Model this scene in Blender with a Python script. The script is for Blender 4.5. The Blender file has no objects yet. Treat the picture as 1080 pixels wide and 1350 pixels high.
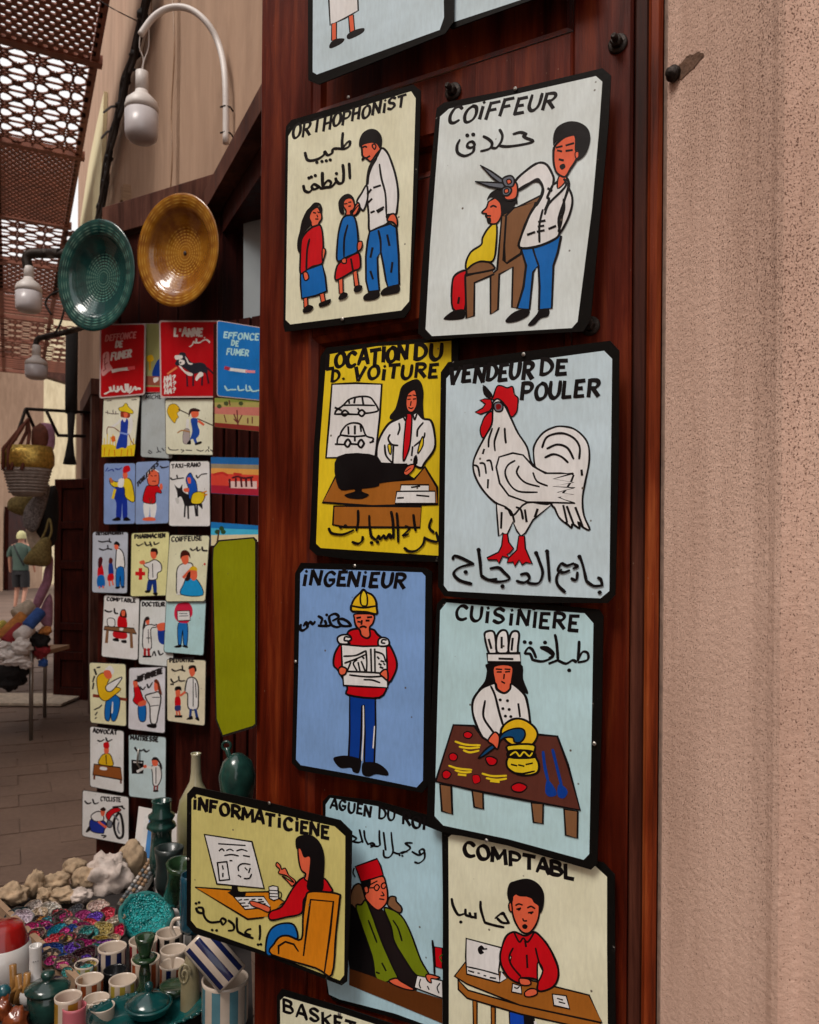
import bpy, bmesh, math, random
from math import sin, cos, pi, radians, atan2, hypot
from mathutils import Vector, Matrix, noise
from mathutils.geometry import tessellate_polygon
random.seed(7)
SC = bpy.context.scene
COL = SC.collection

# ------------------------------------------------------------------ camera, world, sun, exposure
CAMZ = 1.25
ROLL = radians(0.45)
cd = bpy.data.cameras.new('camera'); cam = bpy.data.objects.new('camera', cd); COL.objects.link(cam)
cr = Vector((cos(ROLL), 0, sin(ROLL))); cu = Vector((-sin(ROLL), 0, cos(ROLL))); cb = Vector((0, -1, 0))
cam.matrix_world = Matrix(((cr.x, cu.x, cb.x, 0), (cr.y, cu.y, cb.y, 0), (cr.z, cu.z, cb.z, CAMZ), (0, 0, 0, 1)))
cd.sensor_fit = 'HORIZONTAL'; cd.sensor_width = 36; cd.lens = 36
cd.shift_y = 60/1080
cd.clip_start = 0.05; cd.clip_end = 500
cd.dof.use_dof = True; cd.dof.focus_distance = 1.0; cd.dof.aperture_fstop = 17
SC.camera = cam
world = bpy.data.worlds.new('World'); SC.world = world; world.use_nodes = True
wn = world.node_tree; bgn = wn.nodes['Background']
sky = wn.nodes.new('ShaderNodeTexSky'); sky.sky_type = 'NISHITA'; sky.sun_disc = False
SUN_EL, SUN_AZ = radians(57), radians(222)      # azimuth measured clockwise from +Y
sky.sun_elevation = SUN_EL; sky.sun_rotation = SUN_AZ
sky.air_density = 0.6; sky.dust_density = 4.0; sky.ozone_density = 1.0
# thin bright overcast laid over the clear sky
mxw = wn.nodes.new('ShaderNodeMix'); mxw.data_type = 'RGBA'; mxw.inputs[0].default_value = 0.8
wn.links.new(sky.outputs[0], mxw.inputs[6]); mxw.inputs[7].default_value = (10.6, 10.2, 9.9, 1)
wn.links.new(mxw.outputs[2], bgn.inputs[0]); bgn.inputs[1].default_value = 0.11
sl = bpy.data.lights.new('sun', 'SUN'); sl.energy = 2.0; sl.angle = radians(22); sl.color = (1.0, 0.93, 0.86)
sun = bpy.data.objects.new('sun', sl); COL.objects.link(sun)
sd = Vector((sin(SUN_AZ)*cos(SUN_EL), cos(SUN_AZ)*cos(SUN_EL), sin(SUN_EL)))
sun.rotation_euler = sd.to_track_quat('Z', 'Y').to_euler(); sun.location = (0, -3, 6)
SC.view_settings.view_transform = 'Standard'; SC.view_settings.look = 'None'
SC.view_settings.exposure = 0.14; SC.view_settings.gamma = 1.0; SC.view_settings.use_curve_mapping = False

# ------------------------------------------------------------------ picture measurements -> world
def ray(px, py):
    u = (px-540)/1080; v = (735-py)/1080
    return Vector((0, 1, 0)) + cr*u + cu*v
CAM = Vector((0, 0, CAMZ))
def W(px, py, Y): return CAM + ray(px, py)*Y
def WZ(px, py, z):
    d = ray(px, py); return CAM + d*((z-CAMZ)/d.z)
def on_plane(px, py, p0, n):
    d = ray(px, py); return CAM + d*((p0-CAM).dot(n)/d.dot(n))

# ------------------------------------------------------------------ colour and material
def s2l(c):
    r = []
    for x in c:
        x /= 255; r.append(x/12.92 if x < .04045 else ((x+.055)/1.055)**2.4)
    return r
def K(r, g, b, k=0.68):
    return tuple(min(.82, x/k) for x in s2l((r, g, b)))+(1,)
def newmat(name):
    m = bpy.data.materials.new(name); m.use_nodes = True
    nt = m.node_tree; return m, nt, nt.nodes['Principled BSDF']
def N(nt, t, **kw):
    n = nt.nodes.new(t)
    for k, v in kw.items():
        if k.startswith('i_'):
            key = k[2:]; key = int(key) if key.isdigit() else key.replace('_', ' ')
            n.inputs[key].default_value = v
        else: setattr(n, k, v)
    return n
def mapped(nt, scale):
    tc = N(nt, 'ShaderNodeTexCoord'); mp = N(nt, 'ShaderNodeMapping'); mp.inputs['Scale'].default_value = scale
    nt.links.new(tc.outputs['Object'], mp.inputs[0]); return mp
def ramp(nt, src, stops):
    r = N(nt, 'ShaderNodeValToRGB'); e = r.color_ramp.elements
    while len(e) > len(stops): e.remove(e[-1])
    while len(e) < len(stops): e.new(0.5)
    for i, (p, c) in enumerate(stops):
        e[i].position = p; e[i].color = c if len(c) == 4 else tuple(c)+(1,)
    nt.links.new(src, r.inputs[0]); return r
def bump(nt, bs, src, st, dist=.01, prev=None):
    b = N(nt, 'ShaderNodeBump', i_Strength=st, i_Distance=dist); nt.links.new(src, b.inputs['Height'])
    if prev: nt.links.new(prev.outputs[0], b.inputs['Normal'])
    nt.links.new(b.outputs[0], bs.inputs['Normal']); return b
def simple(name, c, rough=.5, metal=0, var=.25, scale=30, coat=0, bmp=0, st=(1, 1, 1)):
    m, nt, bs = newmat(name)
    mp = mapped(nt, st); no = N(nt, 'ShaderNodeTexNoise', i_Scale=scale, i_Detail=6.0, i_Roughness=.6); nt.links.new(mp.outputs[0], no.inputs[0])
    a = tuple(x*(1-var) for x in c[:3]); b = tuple(min(.9, x*(1+var)) for x in c[:3])
    r = ramp(nt, no.outputs[0], [(.3, a), (.7, b)]); nt.links.new(r.outputs[0], bs.inputs['Base Color'])
    bs.inputs['Roughness'].default_value = rough; bs.inputs['Metallic'].default_value = metal; bs.inputs['Coat Weight'].default_value = coat
    bs.inputs['Coat Roughness'].default_value = .12
    if bmp: bump(nt, bs, no.outputs[0], bmp, .004)
    return m
MATS = {}
def mat_wood(name, dark, mid, light, rough=.38, gs=1.0):
    m, nt, bs = newmat(name)
    mp = mapped(nt, (14*gs, 14*gs, 1.1*gs))
    n1 = N(nt, 'ShaderNodeTexNoise', i_Scale=3.0, i_Detail=9.0, i_Roughness=.62, i_Distortion=.35); nt.links.new(mp.outputs[0], n1.inputs[0])
    mp2 = mapped(nt, (160*gs, 160*gs, 3*gs)); n2 = N(nt, 'ShaderNodeTexNoise', i_Scale=3.0, i_Detail=5.0, i_Roughness=.7); nt.links.new(mp2.outputs[0], n2.inputs[0])
    mp3 = mapped(nt, (5, 5, 2.2)); n3 = N(nt, 'ShaderNodeTexNoise', i_Scale=1.6, i_Detail=5.0); nt.links.new(mp3.outputs[0], n3.inputs[0])
    r1 = ramp(nt, n1.outputs[0], [(.3, dark), (.5, mid), (.72, light)])
    r2 = ramp(nt, n2.outputs[0], [(.36, (.5, .42, .42)), (.56, (1, 1, 1))])
    mx = N(nt, 'ShaderNodeMix', data_type='RGBA', blend_type='MULTIPLY'); mx.inputs[0].default_value = .4
    nt.links.new(r1.outputs[0], mx.inputs[6]); nt.links.new(r2.outputs[0], mx.inputs[7])
    r3 = ramp(nt, n3.outputs[0], [(.35, (.5, .42, .42)), (.62, (1.1, 1.1, 1.1))])
    m2 = N(nt, 'ShaderNodeMix', data_type='RGBA', blend_type='MULTIPLY'); m2.inputs[0].default_value = .85
    nt.links.new(mx.outputs[2], m2.inputs[6]); nt.links.new(r3.outputs[0], m2.inputs[7])
    # pale scratches and dust specks of wear
    mp4 = mapped(nt, (90, 90, 60)); v = N(nt, 'ShaderNodeTexVoronoi', i_Scale=1.0); v.feature = 'F1'; nt.links.new(mp4.outputs[0], v.inputs['Vector'])
    r4 = ramp(nt, v.outputs['Distance'], [(.0, (1, 1, 1)), (.085, (0, 0, 0))])
    mk = N(nt, 'ShaderNodeMath', operation='MULTIPLY'); nt.links.new(r4.outputs[0], mk.inputs[0])
    r5 = ramp(nt, n3.outputs[0], [(.5, (0, 0, 0)), (.62, (.8, .8, .8))]); nt.links.new(r5.outputs[0], mk.inputs[1])
    m3 = N(nt, 'ShaderNodeMix', data_type='RGBA'); nt.links.new(mk.outputs[0], m3.inputs[0])
    nt.links.new(m2.outputs[2], m3.inputs[6]); m3.inputs[7].default_value = (.3, .2, .14, 1)
    nt.links.new(m3.outputs[2], bs.inputs['Base Color'])
    rr = ramp(nt, n1.outputs[0], [(.3, (rough-.08,)*3), (.75, (rough+.2,)*3)]); nt.links.new(rr.outputs[0], bs.inputs['Roughness'])
    bs.inputs['Specular IOR Level'].default_value = .16
    bump(nt, bs, n2.outputs[0], .35, .0012, bump(nt, bs, n1.outputs[0], .25, .003))
    return m
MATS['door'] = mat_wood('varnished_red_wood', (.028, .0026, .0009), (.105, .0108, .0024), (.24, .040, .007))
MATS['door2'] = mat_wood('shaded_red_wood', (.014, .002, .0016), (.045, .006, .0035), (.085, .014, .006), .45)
MATS['edge'] = mat_wood('worn_orange_wood', (.06, .009, .003), (.22, .035, .008), (.40, .10, .024), .4)
MATS['worn'] = mat_wood('weathered_moulding_wood', (.016, .005, .003), (.06, .015, .008), (.13, .04, .022), .6)
MATS['brownwood'] = mat_wood('brown_wood', (.05, .018, .012), (.11, .042, .028), (.17, .075, .05), .6)
def mat_plaster():
    m, nt, bs = newmat('rough_pink_plaster')
    mp = mapped(nt, (1, 1, 1))
    big = N(nt, 'ShaderNodeTexNoise', i_Scale=2.6, i_Detail=6.0, i_Roughness=.6); nt.links.new(mp.outputs[0], big.inputs[0])
    mps = mapped(nt, (9, 9, .7)); stn = N(nt, 'ShaderNodeTexNoise', i_Scale=2.0, i_Detail=6.0, i_Roughness=.65); nt.links.new(mps.outputs[0], stn.inputs[0])
    mid = N(nt, 'ShaderNodeTexNoise', i_Scale=150.0, i_Detail=5.0, i_Roughness=.68); nt.links.new(mp.outputs[0], mid.inputs[0])
    mpp = mapped(nt, (1, 1, .72))
    fin = N(nt, 'ShaderNodeTexNoise', i_Scale=640.0, i_Detail=2.0, i_Roughness=.6); nt.links.new(mpp.outputs[0], fin.inputs[0])
    r1 = ramp(nt, big.outputs[0], [(.3, (.60, .405, .32)), (.7, (.74, .52, .415))])
    r2 = ramp(nt, stn.outputs[0], [(.32, (.74, .70, .67)), (.6, (1.04, 1.04, 1.04))])
    mx = N(nt, 'ShaderNodeMix', data_type='RGBA', blend_type='MULTIPLY'); mx.inputs[0].default_value = .75
    nt.links.new(r1.outputs[0], mx.inputs[6]); nt.links.new(r2.outputs[0], mx.inputs[7])
    # darker colour in the pits, more of it in patches and higher up
    den = N(nt, 'ShaderNodeTexNoise', i_Scale=3.5, i_Detail=4.0); nt.links.new(mp.outputs[0], den.inputs[0])
    sx = N(nt, 'ShaderNodeSeparateXYZ'); nt.links.new(mp.outputs[0], sx.inputs[0])
    hh = N(nt, 'ShaderNodeMapRange', i_1=.7, i_2=1.95, i_3=.005, i_4=.085); nt.links.new(sx.outputs[2], hh.inputs[0])
    ad = N(nt, 'ShaderNodeMath', operation='MULTIPLY_ADD'); nt.links.new(den.outputs[0], ad.inputs[0]); ad.inputs[1].default_value = .2; nt.links.new(hh.outputs[0], ad.inputs[2])
    sb = N(nt, 'ShaderNodeMath', operation='SUBTRACT'); nt.links.new(fin.outputs[0], sb.inputs[0]); nt.links.new(ad.outputs[0], sb.inputs[1])
    r3 = ramp(nt, sb.outputs[0], [(.20, (.16, .11, .09)), (.265, (1, 1, 1))])
    m2 = N(nt, 'ShaderNodeMix', data_type='RGBA', blend_type='MULTIPLY'); m2.inputs[0].default_value = .85
    nt.links.new(mx.outputs[2], m2.inputs[6]); nt.links.new(r3.outputs[0], m2.inputs[7])
    nt.links.new(m2.outputs[2], bs.inputs['Base Color']); bs.inputs['Roughness'].default_value = .95
    bs.inputs['Specular IOR Level'].default_value = .15
    b = bump(nt, bs, r3.outputs[0], .4, .0015, bump(nt, bs, mid.outputs[0], .5, .004, bump(nt, bs, stn.outputs[0], .3, .01)))
    return m
MATS['plaster'] = mat_plaster()
def mat_farplaster(name, a, b):
    m, nt, bs = newmat(name)
    mp = mapped(nt, (2.5, 2.5, .8)); n1 = N(nt, 'ShaderNodeTexNoise', i_Scale=2.2, i_Detail=8.0, i_Roughness=.65, i_Distortion=.4); nt.links.new(mp.outputs[0], n1.inputs[0])
    r = ramp(nt, n1.outputs[0], [(.3, a), (.7, b)]); nt.links.new(r.outputs[0], bs.inputs['Base Color']); bs.inputs['Roughness'].default_value = .95
    bump(nt, bs, n1.outputs[0], .4, .02); return m
MATS['farwall'] = mat_farplaster('streaked_tan_plaster', (.37, .235, .155), (.52, .345, .235))
MATS['cream'] = mat_farplaster('pale_cream_plaster', (.5, .42, .27), (.7, .62, .42))
def mat_art():
    m, nt, bs = newmat('hand_painted_enamel')
    at = N(nt, 'ShaderNodeAttribute', attribute_name='Col')
    mp = mapped(nt, (60, 60, 14)); n1 = N(nt, 'ShaderNodeTexNoise', i_Scale=4.0, i_Detail=6.0, i_Roughness=.6); nt.links.new(mp.outputs[0], n1.inputs[0])
    mp2 = mapped(nt, (7, 7, 7)); n2 = N(nt, 'ShaderNodeTexNoise', i_Scale=2.0, i_Detail=6.0); nt.links.new(mp2.outputs[0], n2.inputs[0])
    r1 = ramp(nt, n1.outputs[0], [(.3, (.8, .8, .8)), (.7, (1.06, 1.06, 1.06))])
    mx = N(nt, 'ShaderNodeMix', data_type='RGBA', blend_type='MULTIPLY'); mx.inputs[0].default_value = .5
    nt.links.new(at.outputs[0], mx.inputs[6]); nt.links.new(r1.outputs[0], mx.inputs[7])
    r2 = ramp(nt, n2.outputs[0], [(.3, (.84, .82, .78)), (.68, (1.03, 1.03, 1.03))])
    m2 = N(nt, 'ShaderNodeMix', data_type='RGBA', blend_type='MULTIPLY'); m2.inputs[0].default_value = .8
    nt.links.new(mx.outputs[2], m2.inputs[6]); nt.links.new(r2.outputs[0], m2.inputs[7])
    # fly specks and paint chips
    mp3 = mapped(nt, (30, 30, 30)); v = N(nt, 'ShaderNodeTexVoronoi', i_Scale=1.0); nt.links.new(mp3.outputs[0], v.inputs['Vector'])
    rs = ramp(nt, v.outputs['Distance'], [(.03, (1, 1, 1)), (.055, (0, 0, 0))])
    m3 = N(nt, 'ShaderNodeMix', data_type='RGBA'); nt.links.new(rs.outputs[0], m3.inputs[0]); nt.links.new(m2.outputs[2], m3.inputs[6]); m3.inputs[7].default_value = (.1, .08, .06, 1)
    nt.links.new(m3.outputs[2], bs.inputs['Base Color'])
    rr = ramp(nt, n2.outputs[0], [(.3, (.28,)*3), (.7, (.5,)*3)]); nt.links.new(rr.outputs[0], bs.inputs['Roughness'])
    bs.inputs['Specular IOR Level'].default_value = .25
    bump(nt, bs, n1.outputs[0], .12, .0006, bump(nt, bs, n2.outputs[0], .25, .004)); return m
MATS['art'] = mat_art()
def mat_plate():
    m, nt, bs = newmat('chipped_black_paint_on_tin')
    mp = mapped(nt, (1, 1, 1)); v = N(nt, 'ShaderNodeTexNoise', i_Scale=170.0, i_Detail=4.0, i_Roughness=.6); nt.links.new(mp.outputs[0], v.inputs[0])
    w = N(nt, 'ShaderNodeTexNoise', i_Scale=14.0, i_Detail=3.0); nt.links.new(mp.outputs[0], w.inputs[0])
    rw = ramp(nt, w.outputs[0], [(.52, (0, 0, 0)), (.7, (.14, .14, .14))])
    ad = N(nt, 'ShaderNodeMath', operation='ADD'); nt.links.new(v.outputs[0], ad.inputs[0]); nt.links.new(rw.outputs[0], ad.inputs[1])
    r = ramp(nt, ad.outputs[0], [(.0, (.003, .0026, .0026)), (.72, (.006, .0055, .005)), (.78, (.10, .09, .08)), (.84, (.35, .33, .3))])
    nt.links.new(r.outputs[0], bs.inputs['Base Color']); bs.inputs['Roughness'].default_value = .36; bs.inputs['Specular IOR Level'].default_value = .12
    bump(nt, bs, v.outputs[0], .15, .001); return m
MATS['plate'] = mat_plate()
MATS['iron'] = simple('dark_rusty_iron', (.03, .022, .018), .55, .6, .5, 200, bmp=.4)
MATS['steel'] = simple('dull_steel', (.35, .33, .3), .4, .9, .2, 80)
MATS['white_plastic'] = simple('aged_white_plastic', (.62, .58, .55), .45, 0, .06, 20)
MATS['diffuser'] = simple('milky_lamp_diffuser', (.50, .47, .48), .3, 0, .04, 10)
MATS['cable'] = simple('black_cable', (.012, .009, .008), .6, 0, .4, 80, bmp=.3)

# ------------------------------------------------------------------ object helpers
def tag(o, label=None, cat=None, group=None, kind=None):
    if label: o['label'] = label
    if cat: o['category'] = cat
    if group: o['group'] = group
    if kind: o['kind'] = kind
    return o
def link(name, me, parent=None, loc=None):
    o = bpy.data.objects.new(name, me); COL.objects.link(o)
    if parent: o.parent = parent
    if loc is not None: o.location = loc
    return o
def empty(name, loc, label, cat, group=None, rz=0):
    o = link(name, None, None, loc); o.rotation_euler = (0, 0, rz); o.empty_display_size = .05
    return tag(o, label, cat, group)
def mesh(name, V, F, mat, smooth=False, parent=None, loc=None, cols=None):
    me = bpy.data.meshes.new(name); me.from_pydata([tuple(v) for v in V], [], F)
    if mat: me.materials.append(MATS[mat] if isinstance(mat, str) else mat)
    if smooth: me.polygons.foreach_set('use_smooth', [True]*len(me.polygons))
    if cols:
        ca = me.color_attributes.new('Col', 'FLOAT_COLOR', 'POINT')
        ca.data.foreach_set('color', [x for c in cols for x in c])
    me.update(); return link(name, me, parent, loc)
class MB:
    def __init__(s): s.V = []; s.F = []
    def add(s, V, F):
        k = len(s.V); s.V += [Vector(v) for v in V]; s.F += [tuple(i+k for i in f) for f in F]; return s
    def box(s, c, d, R=None):
        c = Vector(c); V = []
        for x in (-1, 1):
            for y in (-1, 1):
                for z in (-1, 1):
                    v = Vector((x*d[0]/2, y*d[1]/2, z*d[2]/2)); V.append(c+(R@v if R else v))
        return s.add(V, [(0, 1, 3, 2), (4, 6, 7, 5), (0, 4, 5, 1), (2, 3, 7, 6), (0, 2, 6, 4), (1, 5, 7, 3)])
    def tube(s, P, r, n=8, cap=True, closed=False):
        P = [Vector(p) for p in P]; m = len(P); rs = r if isinstance(r, (list, tuple)) else [r]*m
        V = []; F = []; up = None
        for i, p in enumerate(P):
            a = P[i-1] if (i > 0 or closed) else p; b = P[(i+1) % m] if (i < m-1 or closed) else p
            t = (b-a).normalized()
            if up is None:
                up = t.cross(Vector((.31, .17, .93)));
                if up.length < .1: up = t.cross(Vector((1, 0, 0)))
            up = (up-t*up.dot(t)).normalized(); w = t.cross(up)
            for k in range(n):
                an = 2*pi*k/n; V.append(p+(up*cos(an)+w*sin(an))*rs[i])
        for i in range(m if closed else m-1):
            j = (i+1) % m
            for k in range(n): F.append((i*n+k, i*n+(k+1) % n, j*n+(k+1) % n, j*n+k))
        if cap and not closed: F += [tuple(range(n-1, -1, -1)), tuple(range((m-1)*n, m*n))]
        return s.add(V, F)
    def lathe(s, prof, n=32, c=(0, 0, 0), sx=1, sy=1, R=None, cap=True):
        V = []; F = []; m = len(prof); c = Vector(c)
        for r, z in prof:
            for k in range(n):
                v = Vector((r*sx*cos(2*pi*k/n), r*sy*sin(2*pi*k/n), z)); V.append(c+(R@v if R else v))
        for i in range(m-1):
            for k in range(n): F.append((i*n+k, i*n+(k+1) % n, (i+1)*n+(k+1) % n, (i+1)*n+k))
        if cap: F += [tuple(range(n-1, -1, -1)), tuple(range((m-1)*n, m*n))]
        return s.add(V, F)
    def prism(s, poly, y0, y1):            # poly in x,z ; extruded along y (front y0 < back y1)
        n = len(poly); V = [(p[0], y0, p[1]) for p in poly]+[(p[0], y1, p[1]) for p in poly]
        tr = tessellate_polygon([[Vector((p[0], p[1], 0)) for p in poly]])
        F = [tuple(t) for t in tr]+[tuple(i+n for i in reversed(t)) for t in tr]+[(i, i+n, (i+1) % n+n, (i+1) % n) for i in range(n)]
        return s.add(V, F)
    def blob(s, c, d, seed=0, amp=.25, fr=2.0, sub=3, R=None):
        bm = bmesh.new(); bmesh.ops.create_icosphere(bm, subdivisions=sub, radius=1)
        c = Vector(c); off = Vector((seed*3.7, seed*1.3, -seed*2.1)); V = []
        for v in bm.verts:
            q = v.co*(1+amp*noise.noise(v.co*fr+off)+amp*.45*noise.noise(v.co*fr*3+off)-amp*.3*abs(noise.noise(v.co*fr*7+off))); q = Vector((q.x*d[0], q.y*d[1], q.z*d[2])); V.append(c+(R@q if R else q))
        s.add(V, [tuple(v.index for v in f.verts) for f in bm.faces]); bm.free(); return s
    def build(s, name, mat, parent=None, smooth=False, loc=None):
        return mesh(name, s.V, s.F, mat, smooth, parent, loc)
def catmull(P, closed, n=5):
    if len(P) < 3: return list(P)
    out = []; m = len(P)
    for i in range(m if closed else m-1):
        p1 = P[i]; p2 = P[(i+1) % m]
        p0 = P[i-1] if (closed or i > 0) else p1; p3 = P[(i+2) % m] if (closed or i+2 < m) else p2
        for k in range(n):
            t = k/n
            out.append(tuple(.5*(2*p1[j]+(p2[j]-p0[j])*t+(2*p0[j]-5*p1[j]+4*p2[j]-p3[j])*t*t+(3*p1[j]-p0[j]-3*p2[j]+p3[j])*t**3) for j in range(len(p1))))
    if not closed: out.append(tuple(P[-1]))
    return out
def stop(mb):
    return mb

# ------------------------------------------------------------------ painted signs
GL = {
'A': ['0,0 .45,1 .6,1 1,0', '.2,.36 .85,.36'], 'B': ['.08,0 .08,1', '.08,1 .7,.95 .8,.75 .6,.55 .1,.52', '.1,.52 .75,.5 .95,.25 .7,.03 .08,0'],
'C': ['.9,.85 .6,1 .25,.9 .05,.5 .2,.1 .55,0 .9,.12'], 'D': ['.1,0 .1,1', '.1,1 .6,.92 .92,.6 .85,.25 .5,.03 .1,0'],
'E': ['.9,1 .1,.97', '.12,1 .1,0', '.1,.52 .7,.52', '.1,.02 .92,.03'], 'F': ['.95,1 .1,.97', '.12,1 .05,0', '.1,.52 .75,.54'],
'G': ['.9,.85 .55,1 .2,.85 .05,.45 .25,.08 .6,0 .88,.2 .88,.42', '.5,.42 .95,.44'], 'H': ['.1,1 .08,0', '.9,1 .88,0', '.1,.5 .88,.52'],
'I': ['.5,1 .5,0'], 'i': ['.5,.72 .5,0', '.45,1 .55,1.02'], 'J': ['.8,1 .8,.25 .5,0 .15,.1'], 'K': ['.1,1 .1,0', '.9,1 .15,.45', '.3,.55 .95,0'],
'L': ['.1,1 .1,.02', '.1,.02 .9,.03'], 'M': ['.02,0 .1,1', '.1,1 .48,.3', '.48,.3 .9,1', '.9,1 .98,0'], 'N': ['.05,0 .08,1', '.08,1 .88,.02', '.88,.02 .95,1'],
'O': ['.5,1 .15,.8 .03,.45 .2,.08 .5,0 .85,.15 .97,.5 .82,.88 .5,1'], 'P': ['.1,1 .1,0', '.1,1 .7,.97 .92,.75 .7,.48 .12,.45'],
'R': ['.1,1 .1,0', '.1,1 .7,.97 .9,.76 .65,.52 .12,.5', '.4,.5 .95,0'], 'S': ['.88,.88 .5,1 .15,.85 .2,.6 .7,.45 .88,.2 .5,0 .08,.12'],
'T': ['.02,.97 .98,1', '.5,.98 .48,0'], 'U': ['.08,1 .08,.3 .35,0 .7,.05 .9,.35 .92,1'], 'V': ['.05,1 .4,0', '.4,0 .95,1'],
'W': ['0,1 .25,0', '.25,0 .5,.7', '.5,.7 .75,0', '.75,0 1,1'], 'X': ['.05,1 .95,0', '.9,1 .05,0'], 'Y': ['.05,1 .5,.5', '.95,1 .5,.5 .45,0'], 'Z': ['.1,1 .9,1', '.9,1 .1,0', '.1,0 .95,0'],
"'": ['.5,1 .4,.75'], '.': ['.4,.02 .55,.04'], '?': ['.1,.8 .5,1 .85,.8 .5,.4', '.5,.05 .55,.08'], '^': ['.5,1.25 .35,1.12'], '-': ['.1,.5 .9,.5'],
'2': ['.1,.8 .5,1 .85,.75 .1,0', '.1,0 .95,.02'],
}
WID = {'I': .45, 'i': .45, "'": .4, '.': .45, 'M': 1.25, 'W': 1.25, '^': .01, 'J': .7, 'L': .8, 'E': .85, 'F': .85}
def pp(s): return [tuple(float(a) for a in q.split(',')) for q in s.split()]
class Sign:
    STEP = 1.3e-5
    def __init__(s, name, label, cat, plane0, xdir, off, Z, outer, field, fieldcol, group, thick=.0016, platemat='plate', sm=False, tilt=0):
        s.Z = Z; n0 = Vector((-xdir.y, xdir.x, 0)) ; s.n = -n0 if n0.dot(CAM-plane0) < 0 else n0   # towards the viewer
        s.p0 = plane0+s.n*off; s.x = xdir
        pts = [s.w(p, True) for p in pp(outer)]
        c = sum(pts, Vector())/len(pts); zb = min(p.z for p in pts)
        s.o = Vector((c.x, c.y, zb)); rz = atan2(xdir.y, xdir.x)
        s.root = empty(name, s.o, label, cat, group, rz)
        s.lay = 0; s.cur = None; s.parts = {}
        P = [s.m(p) for p in pp(outer)]
        if sm: P = catmull(P, True, 3)
        s.thick = thick
        MB().prism(P, 0, thick).build('plate' if not sm else 'plate', platemat, s.root)
        s.lay = 1; s.art('painted_ground'); s.fill(fieldcol, field, sm=sm)
    def pxl(s, p): return (s.Z[0]+p[0]/s.Z[2], s.Z[1]+p[1]/s.Z[2])
    def w(s, p, raw=False): return on_plane(*s.pxl(p), s.p0, s.n)
    def m(s, p):
        d = s.w(p)-s.o; return (d.dot(s.x), d.z)
    def art(s, name):
        s.cur = []; s.parts.setdefault(name, s.cur) if name not in s.parts else None
        s.cur = s.parts[name]; s.curname = name; return s
    def _put(s, P, tris, c):
        s.lay += 1; s.cur.append((P, tris, c, -2e-4-s.lay*s.STEP))
    def fill(s, c, pts, w=0, sm=True, lc=None):
        q = pp(pts) if isinstance(pts, str) else pts
        if sm: q = catmull(q, True, 4)
        P = [s.m(p) for p in q]; tr = tessellate_polygon([[Vector((p[0], p[1], 0)) for p in P]])
        s._put(P, [tuple(t) for t in tr], c)
        if w: s.line(q+[q[0]], w, False, lc or BLK)
        return s
    def line(s, pts, w=8, sm=True, c=None, taper=True):
        if w <= 12 and s.Z[2] < 5 and taper: w *= 1.22
        q = pp(pts) if isinstance(pts, str) else list(pts)
        if sm: q = catmull(q, False, 5)
        r = [q[0]]
        for p in q[1:]:
            if hypot(p[0]-r[-1][0], p[1]-r[-1][1]) > .4: r.append(p)
        if len(r) < 2: r.append((r[0][0]+w*.4, r[0][1]))
        L = []; R_ = []; m = len(r)
        sd = int(r[0][0]*7+r[0][1]*13+s.lay*31)
        for i, p in enumerate(r):
            a = r[max(0, i-1)]; b = r[min(m-1, i+1)]; dx, dy = b[0]-a[0], b[1]-a[1]; l = hypot(dx, dy) or 1
            wob = 1+.22*noise.noise(Vector((p[0]/w/5, p[1]/w/5, sd)))
            h = w/2*wob*(s.nib(dx, dy) if taper else 1)
            if taper and m > 2 and i in (0, m-1): h *= .7
            nx, ny = -dy/l*h, dx/l*h
            if i == 0: p = (p[0]-dx/l*w*.3, p[1]-dy/l*w*.3)
            if i == m-1: p = (p[0]+dx/l*w*.3, p[1]+dy/l*w*.3)
            L.append((p[0]+nx, p[1]+ny)); R_.append((p[0]-nx, p[1]-ny))
        P = [s.m(p) for p in L+R_]
        s._put(P, [(i, i+1, m+i+1, m+i) for i in range(m-1)], c or BLK); return s
    def nib(s, dx, dy): return .68+.5*abs(sin(atan2(dy, dx)+.7)) if 'lettering' in s.curname else 1
    def lines(s, txt, w=8, sm=True, c=None):
        for t in txt.split('|'): s.line(t, w, sm, c)
        return s
    def dots(s, txt, r=8, c=None):
        for x, y in pp(txt): s.fill(c or BLK, [(x+r*cos(a)*1.1, y+r*sin(a)) for a in (0, 1, 2, 3.1, 4.2, 5.2)], 0)
        return s
    def text(s, t, p0, p1, h0, h1, w, sl=.12, c=None, gap=.28):
        tot = sum(WID.get(ch, 1 if ch != ' ' else .6)+gap for ch in t)-gap
        x = 0; (x0, y0), (x1, y1) = p0, p1; bl = hypot(x1-x0, y1-y0)
        for k, ch in enumerate(t):
            wd = WID.get(ch, 1)
            if ch == ' ': x += .6+gap; continue
            if ch == '^': x -= .62
            jx, jy = .04*sin(k*5.1+x0), .05*sin(k*3.3+y0)
            for st in GL[ch]:
                q = []
                for gx, gy in pp(st):
                    f = (x+gx*wd)/tot; h = h0+(h1-h0)*f
                    q.append((x0+(x1-x0)*f+sl*gy*h+jx*h, y0+(y1-y0)*f-gy*h+jy*h))
                s.line(q, w*1.08, len(q) > 3, c)
            if ch == '^': x += .62-gap
            x += wd+gap
        return s
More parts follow.
